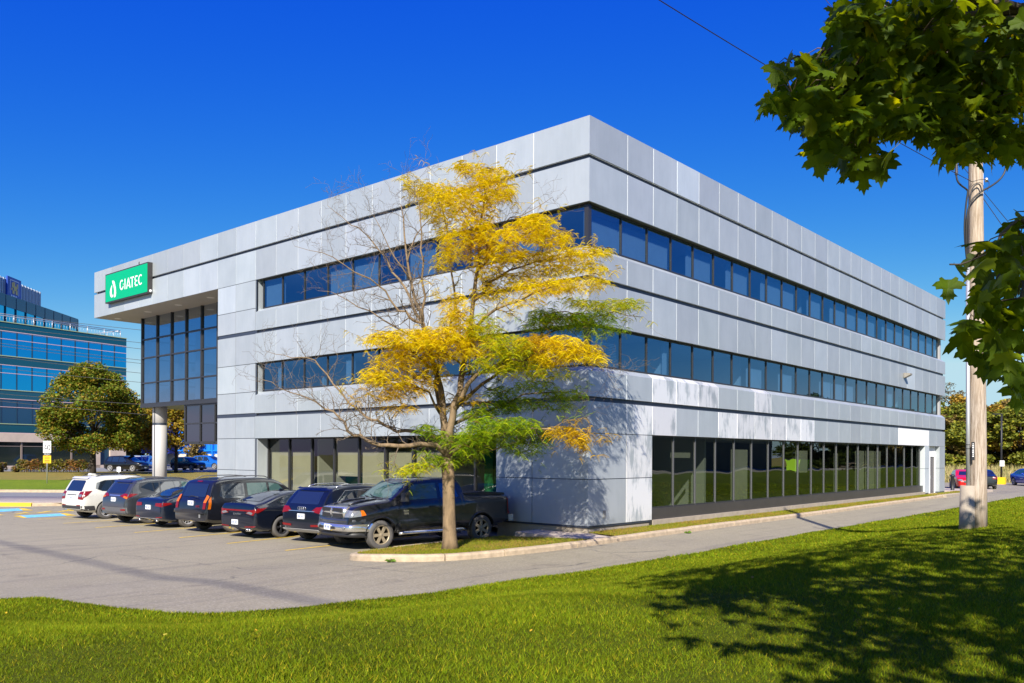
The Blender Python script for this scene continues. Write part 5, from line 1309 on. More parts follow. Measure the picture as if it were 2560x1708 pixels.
MC=[ # D-px clusters
 (1990,35,70,50,4.6,30),(2060,40,80,60,4.6,46),(2150,40,80,60,4.7,50),(2240,30,70,50,4.8,40),(2320,60,60,60,4.8,40),
 (1840,150,50,22,4.4,12),(1800,146,24,8,4.3,3),(1900,150,60,40,4.4,28),(1970,130,70,60,4.5,50),(2050,130,80,60,4.6,60),(2140,140,80,60,4.6,60),(2230,150,80,60,4.7,60),(2310,160,60,60,4.7,50),
 (1800,215,50,26,4.3,14),(1760,232,22,12,4.2,4),(1860,230,60,40,4.35,34),(1940,220,70,50,4.4,46),(2030,220,80,50,4.5,56),(2120,230,80,50,4.5,56),(2200,240,80,50,4.6,56),(2290,240,70,50,4.6,52),
 (1840,265,40,20,4.3,9),(1900,285,50,30,4.35,18),(1960,290,50,30,4.4,20),(2040,270,60,36,4.4,26),(2170,280,60,30,4.5,30),(2240,300,60,36,4.5,30),(2310,300,50,36,4.5,30),
 (1880,330,36,18,4.3,6),(1870,352,24,16,4.3,3),(1930,340,40,24,4.3,8),(1990,345,36,24,4.3,6),(1975,372,30,22,4.3,4),(2020,360,30,18,4.3,4),(2190,335,40,22,4.4,8),(2240,345,30,20,4.4,6),(2330,330,30,20,4.4,5),
 (1930,60,30,22,4.5,8),(1935,20,30,20,4.5,10),
 (2340,500,30,30,3.9,6),(2320,540,40,26,3.9,10),(2280,570,40,24,3.9,9),(2335,580,40,40,3.9,14),(2190,605,18,5,3.8,1),(2250,590,26,12,3.8,4),(2185,640,18,10,3.8,2),(2270,640,40,24,3.8,9),(2330,650,40,40,3.8,16),
 (2250,690,36,20,3.8,8),(2300,700,40,30,3.8,12),(2340,720,30,40,3.8,12),(2240,745,36,16,3.7,6),(2290,760,40,22,3.8,8),(2335,780,30,30,3.8,8),(2300,810,40,20,3.7,6),(2250,800,40,16,3.7,4),(2330,850,26,24,3.7,6),(2330,885,24,14,3.7,3),(2215,760,16,8,3.7,2),
]
hub=at(2750*K,230*K,4.6); hub2=at(2750*K,560*K,3.9)
wood=MB()
tb=Vector((MP.x,MP.y,MPZ)); fork=c2w(6.1,3.3,4.3)
wood.tube([tb,c2w(6.2,3.25,2.4),fork],[.30,.22,.18],16,0,(1,1,1))
wood.tube([fork,c2w(5.2,3.9,5.0),hub],[.12,.09,.07],10,0,(1,1,1)); wood.tube([fork,c2w(5.2,3.6,4.6),hub2],[.10,.07,.05],10,0,(1,1,1))
BR=[([hub,(2500,120,4.6),(2350,20,4.7),(2250,35,4.7),(2150,70,4.6),(2050,120,4.5),(1960,200,4.4),(1880,240,4.3)],.045),
    ([(2500,120,4.6),(2350,55,4.6),(2240,70,4.6),(2150,150,4.5),(2080,230,4.4),(2000,290,4.35),(1950,345,4.3)],.03),
    ([(2400,60,4.6),(2300,140,4.6),(2250,190,4.55),(2200,260,4.5),(2190,320,4.4)],.025),
    ([(2350,20,4.7),(2200,0,4.6),(2050,20,4.5),(1960,90,4.45),(1870,140,4.35),(1800,146,4.3)],.02),
    ([(2240,70,4.6),(2120,190,4.5),(2000,190,4.4),(1900,200,4.3),(1790,222,4.2)],.016),
    ([hub2,(2450,560,3.9),(2350,590,3.9),(2290,640,3.85),(2250,690,3.8),(2235,745,3.7)],.02),
    ([(2450,560,3.9),(2340,500,3.9),(2290,560,3.9),(2230,598,3.8),(2180,607,3.8)],.012),([(2350,590,3.9),(2340,700,3.8),(2335,800,3.75),(2330,880,3.7)],.012),([(2340,700,3.8),(2290,760,3.8),(2240,795,3.7)],.008)]
for P,r in BR:
    pts=[p if isinstance(p,Vector) else at(p[0]*K,p[1]*K,p[2]) for p in P]
    pts=refine(pts,1,.02); wood.tube(pts,[max(.004,r*(1-.85*i/(len(pts)-1))) for i in range(len(pts))],7,0,(.8,.75,.7))
brpts=[]
for P,r in BR:
    q=[p if isinstance(p,Vector) else at(p[0]*K,p[1]*K,p[2]) for p in P]
    for a,b in zip(q[:-1],q[1:]):
        for t in (0,.25,.5,.75): brpts.append(a.lerp(b,t))
for (x,y,rx,ry,dd,cnt) in MC:
    ps=maple_clump(x,y,rx,ry,dd,max(1,int(cnt*(1.2 if y<400 else .85))))
    for p in ps:
        if mr.uniform()<.5:
            b=min(brpts,key=lambda q:(q-p).length_squared)
            if (b-p).length<.30: wood.tube([b,(b+p)/2+Vector((0,0,.03)),p],[.004,.003,.002],4,0,(1.2,1.0,.7),caps=False)
# rest of the crown, out of the frame: above, to the right and behind the camera
cnt=0
def inview(p):
    X=(p[0]-CAMP[0])*AXX+(p[1]-CAMP[1])*AXY; Y=-(p[0]-CAMP[0])*AXY+(p[1]-CAMP[1])*AXX
    if Y<.3: return False
    u=X/Y*FPX+1280; v=1138-(p[2]-CAMP[2])/Y*FPX
    m=70+.32*FPX/Y; return -m<u<2560+m and -m<v<1708+m
for (cx,cy,czz,rx,ry,rz_,num) in ((5.6,3.0,6.6,4.2,4.6,2.6,2900),(3.0,2.2,6.9,2.7,3.4,1.9,2000),(2.3,.6,6.0,2.0,2.0,1.6,450),(3.6,-1.6,6.2,2.8,2.4,1.8,1350),(6.5,-1.5,6.4,3.2,2.6,2.2,1300),(7.0,6.5,6.0,3.2,3.6,2.6,1500),(5.8,1.0,4.6,3.2,2.4,1.5,600),(3.2,.4,5.2,2.2,1.6,1.1,260)):
    for _ in range(num):
        d=mr.normal(size=3); d/=np.linalg.norm(d); r=mr.uniform(.35,1)**.5
        # leaves gather on boughs
        ph=math.atan2(d[1],d[0]); keep=.5+.5*math.sin(ph*7+d[2]*5)
        if mr.uniform()>.35+.65*keep: continue
        q=c2w(cx+d[0]*rx*r,cy+d[1]*ry*r,czz+d[2]*rz_*r)
        if q.z<3.2 or inview(q): continue
        maple_leaf(q,mr.uniform(.15,.23)); cnt+=1
for k in range(14):
    a=k*2.4; e=c2w(6.1+3.6*math.cos(a),3.3+3.4*math.sin(a),5.4+ (k%4)*.9)
    m_=fork.lerp(e,.5)+Vector((0,0,.4))
    if not any(inview(Vector(a_).lerp(b_,t_/8)) for a_,b_ in ((fork,m_),(m_,e)) for t_ in range(9)): wood.tube([fork,m_,e],[.08,.045,.012],6,0,(.8,.75,.7))
Vm=np.concatenate(VV)-np.array((MP.x,MP.y,MPZ))
fast_mesh('crown',Vm,np.concatenate(FF),LEAFM,np.concatenate(CC),mp_t)
wood.v=[(p[0]-MP.x,p[1]-MP.y,p[2]-MPZ) for p in wood.v]; wood.build('trunk',M('maple_bark',(.13,.11,.09),.9,var=.3,vs=8,bmp=.5,bs=30,tint=True),mp_t,True)

# ================================================================== generic broadleaf trees
def leaf_blob(seed,H,R,trunk_h,leaf,num,cols,lobes=26,shape=1.0,sparse=0.0,wide=1.0):
    """crown leaves gathered on many small clumps over a bough skeleton. returns V,F,C and bough polylines"""
    g=np.random.default_rng(seed); C=[];Rr=[];boughs=[]
    for i in range(lobes):
        zf=g.uniform(0,1); a=g.uniform(0,2*PI); z=trunk_h+(H-trunk_h)*zf
        prof=(math.sin(PI*min(1,max(0,(zf*.90+.10))**.80))**.60) if zf<.999 else 0
        rad=R*prof*g.uniform(.30,1.12)**.6*.88
        c=np.array((rad*math.cos(a)*wide,rad*math.sin(a),z)); C.append(c); Rr.append(R*g.uniform(.12,.30)); boughs.append(c)
    V=[];F=[];CC=[];nb=0
    pick=g.choice(len(C),num,p=np.array([r**2 for r in Rr])/sum(r**2 for r in Rr))
    quad=np.array([(-.5,0,0),(0,-.42,.08),(.55,0,0),(0,.42,.08)])
    for k in pick:
        d=g.normal(size=3); d/=np.linalg.norm(d); 
        if d[2]<-.3 and g.uniform()<.5: d[2]*=-1
        p=C[k]+d*Rr[k]*g.uniform(.55,1.05)*np.array((1,1,.75))
        th=g.uniform(0,2*PI); ti=g.normal(0,.7); s=leaf*g.uniform(.7,1.3)
        Rm=np.array(Matrix.Rotation(th,3,'Z')@Matrix.Rotation(ti,3,'X')@Matrix.Rotation(g.normal(0,.5),3,'Y'))
        V.append((quad*s)@Rm.T+p); F.append(np.array([(0,1,2,3)])+nb); nb+=4
        c=np.array(cols[g.integers(0,len(cols))])*g.uniform(.7,1.2)
        CC.append(c[None])
    return np.concatenate(V),np.concatenate(F),np.concatenate(CC),boughs
def make_tree(name,label,pos,H,R,trunk_h,leaf,num,cols,seed,group=None,lobes=26,tr=.2,wide=1.0,shape=1.0):
    t=thing(name,label,'tree',pos,0,group)
    V,F,C,b=leaf_blob(seed,H,R,trunk_h,leaf,num,cols,lobes,shape,wide=wide)
    g=random.Random(seed); w_=MB()
    w_.tube([(0,0,-.15),(.03,0,trunk_h*.6),(0,.02,trunk_h+ (H-trunk_h)*.35),(0,0,H*.85)],[tr*1.2,tr,tr*.6,.03],10)
    for c in b[:18]:
        z0=trunk_h*.8+(c[2]-trunk_h)*.35; w_.tube([(0,0,z0),(c[0]*.5,c[1]*.5,(z0+c[2])/2+.1),tuple(c)],[tr*.35,tr*.2,.02],6)
    w_.build('trunk',BARK,t,True); fast_mesh('crown',V,F,LEAF,C,t); return t
MAPC=[(.19,.22,.02),(.13,.18,.014),(.25,.20,.02),(.30,.20,.022),(.09,.15,.012),(.15,.20,.015)]
p=at(232,1183,75); make_tree('maple_tree','round maple turning bronze in front of the blue glass building',(p.x,p.y,.68),10.0-.9,4.7,2.5,.21,38000,MAPC,3,lobes=95,tr=.24,shape=1.05)
p=at(440,1150,86); make_tree('maple_tree','golden green tree seen between the white column and the office',(p.x,p.y,.66),7.6,5.4,2.6,.28,15000,[(.30,.20,.02),(.36,.26,.02),(.17,.17,.02),(.25,.15,.02)],9,lobes=70,tr=.16,wide=1.15)
p=at(330,1150,90); make_tree('maple_tree','dark leaved tree just left of the white column behind the round maple',(p.x,p.y,.66),7.6,3.4,2.4,.28,9000,[(.10,.11,.015),(.16,.12,.02),(.08,.09,.01)],12,lobes=30,tr=.2)
# autumn trees behind the rear lot, and the belt that the long windows mirror
AUT=[[(.26,.19,.06),(.21,.16,.05),(.30,.22,.07)],[(.42,.36,.02),(.34,.31,.02),(.26,.27,.02)],[(.18,.20,.03),(.14,.17,.02),(.25,.24,.02)],[(.40,.24,.03),(.30,.20,.04),(.34,.28,.04)],[(.06,.09,.012),(.045,.07,.01),(.09,.11,.015)]]
prot=[]
for q in range(5):
    t=make_tree('woodland_tree','x',(0,0,-50),8.2,3.9,.25,.32,9000,AUT[q],40+q,'autumn trees in the belt round the rear lot',lobes=55,tr=.12); prot.append(t)
LABT=['brown leaved tree in the autumn belt beyond the rear lot','yellow green tree in the autumn belt beyond the rear lot','mid green tree in the autumn belt beyond the rear lot','orange tinged tree in the autumn belt beyond the rear lot','dark green tree in the autumn belt beyond the rear lot']
tg=random.Random(4); used=set()
def put(k,p,s,z=.3):
    o=prot[k] if k not in used else dup(prot[k]); used.add(k)
    o.location=(p.x,p.y,z); o.scale=(s*tg.uniform(.9,1.15),s*tg.uniform(.9,1.15),s*tg.uniform(.85,1.1)); o.rotation_euler=(0,0,tg.uniform(0,6)); o['label']=LABT[k]; return o
def mirr(o,l): o['label']=l; o['group']='far trees'; return o
seq=[0,3,2,0,1,3,1,0,2,1,0,3,2]
NTH=['first','second','third','fourth','fifth','sixth','seventh','eighth','ninth','tenth','eleventh','twelfth','thirteenth']
for i,px in enumerate((2372,2392,2418,2440,2466,2490,2512,2530,2552,2580,2620,2660,2330)):
    p=at(px,1150,94+tg.uniform(-3,5)); o=put(seq[i],p,.92+tg.uniform(-.1,.12),1.2); o['label']=LABT[seq[i]].replace(' beyond the rear lot','')+', '+(NTH[i-0]+' from the office corner' if i<12 else 'hidden behind the office corner')
p=at(2378,1150,112); t=make_tree('woodland_tree','tall thin half bare tree rising above the belt beside the office corner',(p.x,p.y,1.0),11.5,3.2,2,.20,2600,[(.22,.17,.07),(.18,.14,.06)],77,'autumn trees in the belt round the rear lot',lobes=26,tr=.14)
for i in range(24):
    X=36+tg.uniform(-2,4); Y=100+i*5.4 if i>1 else 30+i*6
    mirr(put(tg.choice((4,2,4,0,4,3)),Vector((X,Y,0)),1.05+tg.uniform(-.1,.45),.75),'leafy tree beyond the side lane, seen only mirrored in the long windows')
for i in range(12): mirr(put(tg.choice((4,4,2)),Vector((30-i*4.5+tg.uniform(-2,2),222+tg.uniform(-5,5),0)),1.7,.6),'leafy tree beyond the side lane, seen only mirrored in the long windows')
for i in range(9):
    mirr(put(tg.choice((4,2,4)),Vector((-22-i*7+tg.uniform(-2,2),-62+tg.uniform(-5,5),0)),1.25+tg.uniform(-.2,.5),.8),'dark tree across the lot, seen only mirrored in the shorter side windows')
for i in range(6):
    mirr(put(tg.choice((4,2,0)),at(-40+i*105,1150,155+tg.uniform(-6,6)),1.2,.7),'distant tree behind the glass building and the blue store')
# ================================================================== background buildings
def facade_pt(A,B,t): return (A[0]+(B[0]-A[0])*t, A[1]+(B[1]-A[1])*t)
TEAL=M('teal_spandrel_glass',(.004,.075,.11),.12,.2,spec=.8); DKT=M('dark_blue_spandrel',(.01,.06,.12),.15,.2,spec=.8)
BGL=M('blue_mirror_glass',(.02,.44,.66),.04,.92); LIME=M('pale_green_trim',(.32,.40,.22),.5); PINK=M('pink_trim',(.62,.42,.42),.5)
STONE=M('pinkish_stone',(.50,.40,.32),.85,var=.1,vs=1,bmp=.2); MULB=M('blue_mullion',(.02,.06,.10),.4,.3); CORR=M('corrugated_metal',(.33,.38,.45),.45,.5)
DGL=M('dark_shop_glass',(.02,.03,.03),.05,.3,spec=1)
gb=thing('glass_office_building','blue mirrored glass office with teal bands, stone base and roof terrace','office building')
def wallbox(mb,A,B,t0,t1,z0,z1,front,back,m=0):
    """box standing on the line A-B; front/back = distances outward (towards the viewer) """
    a=facade_pt(A,B,t0); b=facade_pt(A,B,t1); dx,dy=B[0]-A[0],B[1]-A[1]; l=math.hypot(dx,dy); nx,ny=dy/l,-dx/l
    P=[]
    for z in (z0,z1):
        for (p,o) in ((a,front),(b,front),(b,-back),(a,-back)): P.append(c2w(p[0]+nx*o,p[1]+ny*o,z))
    mb.add(P,[(0,1,2,3),(4,7,6,5),(0,4,5,1),(1,5,6,2),(2,6,7,3),(3,7,4,0)],m)
A1,B1=(-68.7,85.4),(-52.3,114.6)       # long face of the glass building in metres right of / ahead of the camera
lenf=math.hypot(B1[0]-A1[0],B1[1]-A1[1]); nb_=18
def part(name,mat,*boxes,parent=None,A=A1,B=B1):
    mb=MB()
    for q in boxes: wallbox(mb,A,B,*q)
    return mb.build(name,mat,parent or gb)
part('core',MULB,(0,1,.3,18.0,-.25,24))
for i,z in enumerate((18.1,14.07,10.04,6.0)):
    part('spandrel_band',TEAL,(0,1,z-1.0,z,.0,.5)); part('trim',LIME,(-.001,1.001,z,z+.09,.07,.3)); part('trim',PINK,(-.001,1.001,z-1.07,z-1.0,.05,.3))
    if i<3: part('trim',PINK,(0,1,z-2.02,z-1.96,.03,.3))
part('stone_band',STONE,(-.0,1.0,3.9,4.93,.15,1.2)); part('stone_base',STONE,(0,1,.3,1.05,.1,1.2))
for i,z in enumerate((14.16,10.13,6.09)):
    for k in range(nb_):
        f=MB(); wallbox(f,A1,B1,k/nb_,k/nb_+.004,z,z+2.87,.02,.3); o=f.build('window',MULB,gb)
        g=MB(); wallbox(g,A1,B1,k/nb_+.004,(k+1)/nb_,z,z+2.87,-.02,.2); g.build('pane',[BGL if i<2 else DKT],o)
for k in range(9):
    f=MB(); wallbox(f,A1,B1,k/9*.86,k/9*.86+.006,1.05,3.9,-.02,.6); wallbox(f,A1,B1,k/9*.86,(k+1)/9*.86,3.35,3.42,-.06,.5); o=f.build('window',M('bronze_mullion%d'%k,(.22,.17,.14),.5) if k==0 else bpy.data.materials['bronze_mullion0'],gb)
    g=MB(); wallbox(g,A1,B1,k/9*.86+.006,(k+1)/9*.86,1.05,3.9,-.1,.4); g.build('pane',DGL,o)
part('stone_pier',STONE,(.86,.885,.3,3.9,.1,.6),(.93,1.0,.3,3.9,-.0,.6))
part('roof',MULB,(0,1,18.0,18.05,.0,24))
A2,B2=(-62.9,96),(-64.25,125)
part('penthouse_glass',BGL,(0,1,18.1,20.9,-.05,12),A=A2,B=B2); part('spandrel_band',DKT,(0,1,20.9,22.4,.05,12),A=A2,B=B2)
for k in range(13): part('mullion',MULB,(k/12-.001,k/12+.001,18.1,22.3,.09,.1),A=A2,B=B2)
A3,B3=(-71.0,112),(-72.5,130); pm=MB()
for k in range(40): wallbox(pm,A3,B3,k/40,(k+.55)/40,21,27.15+(.12 if k%2 else 0),.10,8); wallbox(pm,A3,B3,(k+.55)/40,(k+1)/40,21,27.1,.0,8)
pm.build('plant_room',CORR,gb)
SB=M('bank_sign_blue',(.0,.05,.35),.4); SY=M('bank_sign_yellow',(.75,.50,.12),.4)
sgn=part('roof_sign',SB,(.405,.62,24.3,27.6,.35,-.1),A=A3,B=B3)
def fl(mb,t0,t1,z0,z1,m=0): wallbox(mb,A3,B3,t0,t1,z0,z1,.39,-.36,m)
mb=MB(); fl(mb,.44,.445,25.2,27.2,0); fl(mb,.575,.58,25.2,27.2,0); fl(mb,.44,.58,27.15,27.25,0); mb.build('sign_border',WHITEP,sgn)
mb=MB()
for (a,b,z0,z1) in ((.47,.50,26.2,26.9),(.49,.52,26.5,27.0),(.50,.55,25.8,26.5),(.48,.51,25.3,25.8),(.53,.56,25.3,26.0),(.545,.565,26.2,26.9),(.46,.48,25.8,26.1)): fl(mb,a,b,z0,z1)
mb.build('sign_emblem',SY,sgn)
mb=MB()
for i,cch in enumerate((.455,.49,.525)): fl(mb,cch,cch+.022,24.75,25.1)
mb.build('sign_lettering',WHITEP,sgn)
# terrace railing
rl=MB()
def rp(t,z,o=-.6):
    a=facade_pt(A1,B1,t); dx,dy=B1[0]-A1[0],B1[1]-A1[1]; l=math.hypot(dx,dy); return c2w(a[0]+dy/l*o,a[1]-dx/l*o,z)
for z in (19.15,18.95): rl.tube([rp(.2,z),rp(.985,z)],.045,6)
rl.tube([rp(.985,19.15),rp(.985,19.15,-9)],.045,6)
for k in range(12): rl.tube([rp(.2+.785*k/11,18.1),rp(.2+.785*k/11,19.15)],.05,5)
for k in range(70): rl.tube([rp(.2+.785*k/69,18.15),rp(.2+.785*k/69,18.95)],.012,4)
for k in range(7): rl.tube([rp(.985,18.1,-.6-k*1.4),rp(.985,19.15,-.6-k*1.4)],.03,4)
rl.build('roof_railing',M('railing_metal',(.55,.56,.58),.4,.5),gb)
# blue warehouse
BW=M('bright_blue_cladding',(.0,.16,.68),.5,var=.05,vs=1); BWD=M('navy_box_cladding',(.005,.012,.16),.5)
wh=thing('blue_warehouse','long bright blue clad store behind the trees with a pale block base','warehouse')
A4,B4=(-64,150),(-30,141)
part('cladding',BW,(0,1,2.6,10.6,0,30),parent=wh,A=A4,B=B4); part('block_base',M('pale_block',(.50,.46,.40),.9),(0,1,.3,2.6,-.1,30),parent=wh,A=A4,B=B4)
part('cladding_rib',BW,*[(k/44,k/44+.004,2.6,10.6,.12,0) for k in range(44)],parent=wh,A=A4,B=B4)
part('rail_beam',BW,(0,1,3.0,3.25,.35,0),(0,1,4.6,4.8,.35,0),(0,1,7.2,7.5,.5,0),(0,1,9.0,9.2,.3,0),parent=wh,A=A4,B=B4)
part('rail_post',BW,*[(k/14,k/14+.006,2.2,4.7,.5,0) for k in range(15)],(0,1,4.62,4.72,.45,0),parent=wh,A=A4,B=B4)
np_=part('entrance_block',BWD,(.0,.16,2.6,7.0,2.5,0),parent=wh,A=A4,B=B4); part('name_board',WHITEP,(.06,.12,4.1,5.6,2.6,-2.5),parent=np_,A=A4,B=B4)
# ------------------------------------------------------------------ hedge, signs, fence
HC=[(.16,.16,.02),(.22,.14,.03),(.30,.14,.04),(.12,.13,.02),(.20,.17,.03)]
def hedge(label,px0,px1,D,h,seed,z=.66,dp=1.3,cols=HC,num=5200):
    g=np.random.default_rng(seed); a=at(px0,1160,D); b=at(px1,1160,D); V=[];F=[];C=[];nb=0
    quad=np.array([(-.5,0,0),(0,-.42,.08),(.55,0,0),(0,.42,.08)])
    base=np.array((a.x,a.y,z)); dirv_=np.array((b.x-a.x,b.y-a.y,0)); n_=np.array((-dirv_[1],dirv_[0],0))/np.linalg.norm(dirv_)
    for _ in range(num):
        t=g.uniform(); hh=h*(.86+.14*math.sin(t*37)+.06*math.sin(t*91)); u=g.uniform()
        zz=hh*math.sqrt(g.uniform(.02,1)); off=g.choice((-1,1))*dp*.5*g.uniform(.6,1.05) if g.uniform()<.7 else g.uniform(-dp/2,dp/2)
        if zz>.9*hh: off=g.uniform(-dp/2,dp/2)
        p=dirv_*t+n_*off+np.array((0,0,zz)); s=.16*g.uniform(.6,1.4)
        Rm=np.array(Matrix.Rotation(g.uniform(0,6.28),3,'Z')@Matrix.Rotation(g.normal(0,.8),3,'X'))
        V.append((quad*s)@Rm.T+p); F.append(np.array([(0,1,2,3)])+nb); nb+=4
        cc=np.array(cols[int((t*9+g.normal(0,.6))%len(cols))])*g.uniform(.7,1.25); C.append(cc[None])
    o=thing('hedge',label,'hedge',tuple(base)); fast_mesh('foliage',np.concatenate(V),np.concatenate(F),LEAF,np.concatenate(C),o)
    m=MB(); r=random.Random(seed)
    for k in range(60): t=(k+.5)/60; p=dirv_*t; m.tube([(p[0],p[1],-.1),(p[0]+r.uniform(-.2,.2),p[1]+r.uniform(-.2,.2),h*.8)],.025,4)
    m.build('stems',BARK,o)
hedge('long clipped hedge turning rust red at its left end, below the glass building',50,222,84,1.30,1)
hedge('small rusty shrub at the left edge of the view',-14,10,84,1.0,2,num=700)
hedge('tiny low shrub just left of the long hedge',36,48,84,.6,3,num=250)
# speed sign
p=at(117.5,1199,58.3); sp=thing('speed_sign','white speed limit sign reading 40 over a yellow tab on the dry verge','road sign',(p.x,p.y,.45),YAW+.35)
MB().tube([(0,.02,0),(0,.02,2.95)],.03,8).build('post',GALV,sp)
MB().box((-.24,-.02,2.15),(.24,0,2.97)).build('sign_plate',WHITEP,sp)
MB().box((-.24,-.025,1.98),(.24,-.002,2.15)).build('sign_band',BLK,sp)
yb=MB().box((-.24,-.02,1.44),(.24,0,1.96)).build('yellow_plate',M('sign_yellow',(.85,.50,.0),.5),sp)
def ftext(txt,size,mat,parent,loc,name='lettering',ext=.004,rx=PI/2,rz=0,sx=1):
    cu=bpy.data.curves.new(name,'FONT'); cu.body=txt; cu.size=size; cu.extrude=ext; cu.align_x='CENTER'; cu.align_y='CENTER'; cu.space_line=.85
    o=bpy.data.objects.new(name,cu); COL.objects.link(o); bpy.context.view_layer.update()
    me=bpy.data.meshes.new_from_object(o.evaluated_get(bpy.context.evaluated_depsgraph_get())); bpy.data.objects.remove(o)
    me.transform(Matrix.Translation(loc)@Matrix.Rotation(rz,4,'Z')@Matrix.Rotation(rx,4,'X')@Matrix.Diagonal((sx,1,1,1))); me.materials.clear(); me.materials.append(mat)
    q=bpy.data.objects.new(name,me); COL.objects.link(q); q.parent=parent; return q
ftext('MAXIMUM',.10,BLK,sp,(0,-.026,2.86)); _d=MB(); stroke(_d,[(-.07,2.32),(-.07,2.72),(-.20,2.45),(-.02,2.45)],.05,y=-.03); stroke(_d,[(.10+.075*math.cos(a),2.52+.19*math.sin(a)) for a in np.linspace(0,2*PI,17)],.05,y=-.03); _d.build('digits',BLK,sp); ftext('BEGINS',.10,WHITEP,sp,(0,-.03,2.06)); 
for z in (1.86,1.74,1.62,1.52): MB().box((-.16,-.026,z-.02),(.16,-.022,z+.02)).build('sign_line',BLK,yb)
p=at(297,1180,38.5); pk=thing('parking_sign','small white accessible parking sign on a post behind the white suv','sign',(p.x,p.y,.1),YAW+.1)
MB().tube([(0,.02,0),(0,.02,1.9)],.02,8).build('post',GALV,pk); sp2=MB().box((-.085,-.01,1.66),(.085,.01,1.87)).build('sign_plate',WHITEP,pk)
MB().lathe([(.0,0),(.018,0),(.018,.006),(0,.006)],(0,-.018,1.83),'y',10).box((-.009,-.016,1.75),(.009,-.011,1.81)).box((-.009,-.016,1.75),(.03,-.011,1.77)).lathe([(.028,0),(.038,0),(.038,.005),(.028,.005)],(.0,-.018,1.72),'y',14).build('symbol',BLK,sp2)
# low railing and bollard posts by the far street
fe=thing('street_railing','low dark metal railing on the street right of the white column','railing'); 
a=at(405,1150,108); b=at(452,1150,108); mb=MB()
for z in (.75,1.55): mb.tube([(a.x,a.y,z),(b.x,b.y,z)],.03,5)
for k in range(16): q=a.lerp(b,k/15); mb.tube([(q.x,q.y,.7),(q.x,q.y,1.55)],.02 if k%5 else .035,4)
mb.build('bars',BLK,fe)
tag(MB().prism([c2w(-37.2,89.2,.66),c2w(-37.2,89.2,.80),c2w(-37.2,89.4,.80),c2w(-37.2,89.4,.66)],c2w(-34.8,89.2,0)-c2w(-37.2,89.2,0)).build('kerb',YKERB),'yellow kerb on the far street behind the white column','kerb')
# ------------------------------------------------------------------ rear lot furniture
p=rearpos(2503.5,75); lp=thing('light_pole','tall black parking light on a yellow base in the rear lot','light pole',(p.x,p.y,.2))
MB().box((-.32,-.32,0),(.32,.32,.62)).build('base',M('yellow_base',(.80,.52,.0),.6,var=.1),lp)
MB().tube([(0,0,.6),(0,0,6.15)],[.085,.075],10).build('pole',BLK,lp)
q=c2w(-.75,-.1)-c2w(0,0); MB().obox((q.x*.55,q.y*.55,6.22),(q.x*.55,q.y*.55,0),(-q.y*.16,q.x*.16,0),(0,0,.045)).build('lamp_head',BLK,lp)
v=c2w(.2,0)-c2w(0,0); mb=MB(); mb.obox((0+.1*AXY,-.1*AXX,1.85),(v.x,v.y,0),(.01*AXY,-.01*AXX,0),(0,0,.25)); mb.build('notice',WHITEP,lp)
p=rearpos(2381.5,57.5); bo=thing('bollard','short black bollard in front of the red sedan at the office corner','bollard',(p.x,p.y,.2))
MB().lathe([(.0,0),(.17,0),(.14,.05),(.12,.06),(.12,1.05),(.15,1.06),(.15,1.15),(.08,1.22),(0,1.23)],(0,0,0),'z',16).build('post',BLK,bo)
# tall grass slope behind the rear lot
g=np.random.default_rng(3); V=[];F=[];C=[];nb=0
cols_=[(.45,.36,.16),(.36,.31,.13),(.25,.27,.09),(.50,.42,.20)]
for _ in range(9000):
    X=g.uniform(28,60); Y=g.uniform(80,90); z=.2+(Y-80)*.11; h=g.uniform(.35,.8); pp=c2w(X*Y/85,Y,z); a=g.uniform(0,6.28); w_=.05
    dx,dy=math.cos(a)*w_,math.sin(a)*w_; l=g.normal(0,.15,2)
    V.append(np.array([(pp.x-dx,pp.y-dy,z-.05),(pp.x+dx,pp.y+dy,z-.05),(pp.x+l[0],pp.y+l[1],z+h)])); F.append(np.array([(0,1,2)])+nb); nb+=3; C.append(np.array(cols_[g.integers(0,4)])[None])
tag(fast_mesh('tall_grass',np.concatenate(V),np.concatenate(F),LEAF,np.concatenate(C)),'tall straw coloured grass on the slope behind the rear lot','grass',kind='stuff')
cstrip('grass_slope',14,75,[(79,.2),(80,.22),(90,1.3),(130,1.6)],grassmat('slope_grass',(.26,.22,.07),(.20,.19,.05),(.33,.27,.11),.4),8)
# things only seen mirrored in the long windows: lane, bins, picnic tables
tag(MB().add([(22.5,-30,.92),(31,-30,.92),(31,230,.92),(22.5,230,.92)],[(0,1,2,3)]).build('side_lane',ASPH),kind='structure')
tag(MB().add([(31.02,-30,.93),(33.5,-30,.93),(33.5,230,.93),(31.02,230,.93)],[(0,1,2,3)]).build('side_path',SIDEW),kind='structure')
dkb=thing('metal_shed','dark navy metal shed across the side lane','shed',(41.5,76,.8))
MB().box((-5.5,-22,0),(5.5,19,7.4)).build('wall',M('navy_shed',(.012,.018,.04),.5),dkb); MB().prism([(-5.8,-22.2,7.4),(5.8,-22.2,7.4),(5.8,-22.2,7.5),(0,-22.2,8.4),(-5.8,-22.2,7.5)],(0,41.4,0)).build('roof',M('shed_roof',(.03,.03,.04),.5),dkb)
bn=thing('skip_bin','lime green sided waste bin on the side lane','waste bin',(24.5,76,.92),.3)
MB().prism([(-.7,-1,0),(.7,-1,0),(.9,-1,1.3),(-.9,-1,1.3)],(0,2,0)).build('bin_body',M('lime_bin',(.35,.60,.02),.5),bn); MB().box((-.92,-1.03,1.3),(.92,1.03,1.42)).build('lid',BLK,bn); MB().lathe([(.07,-.03),(.07,.03)],(-.5,-.9,0),'y',10).lathe([(.07,-.03),(.07,.03)],(.5,-.9,0),'y',10).build('castor',BLK,bn)
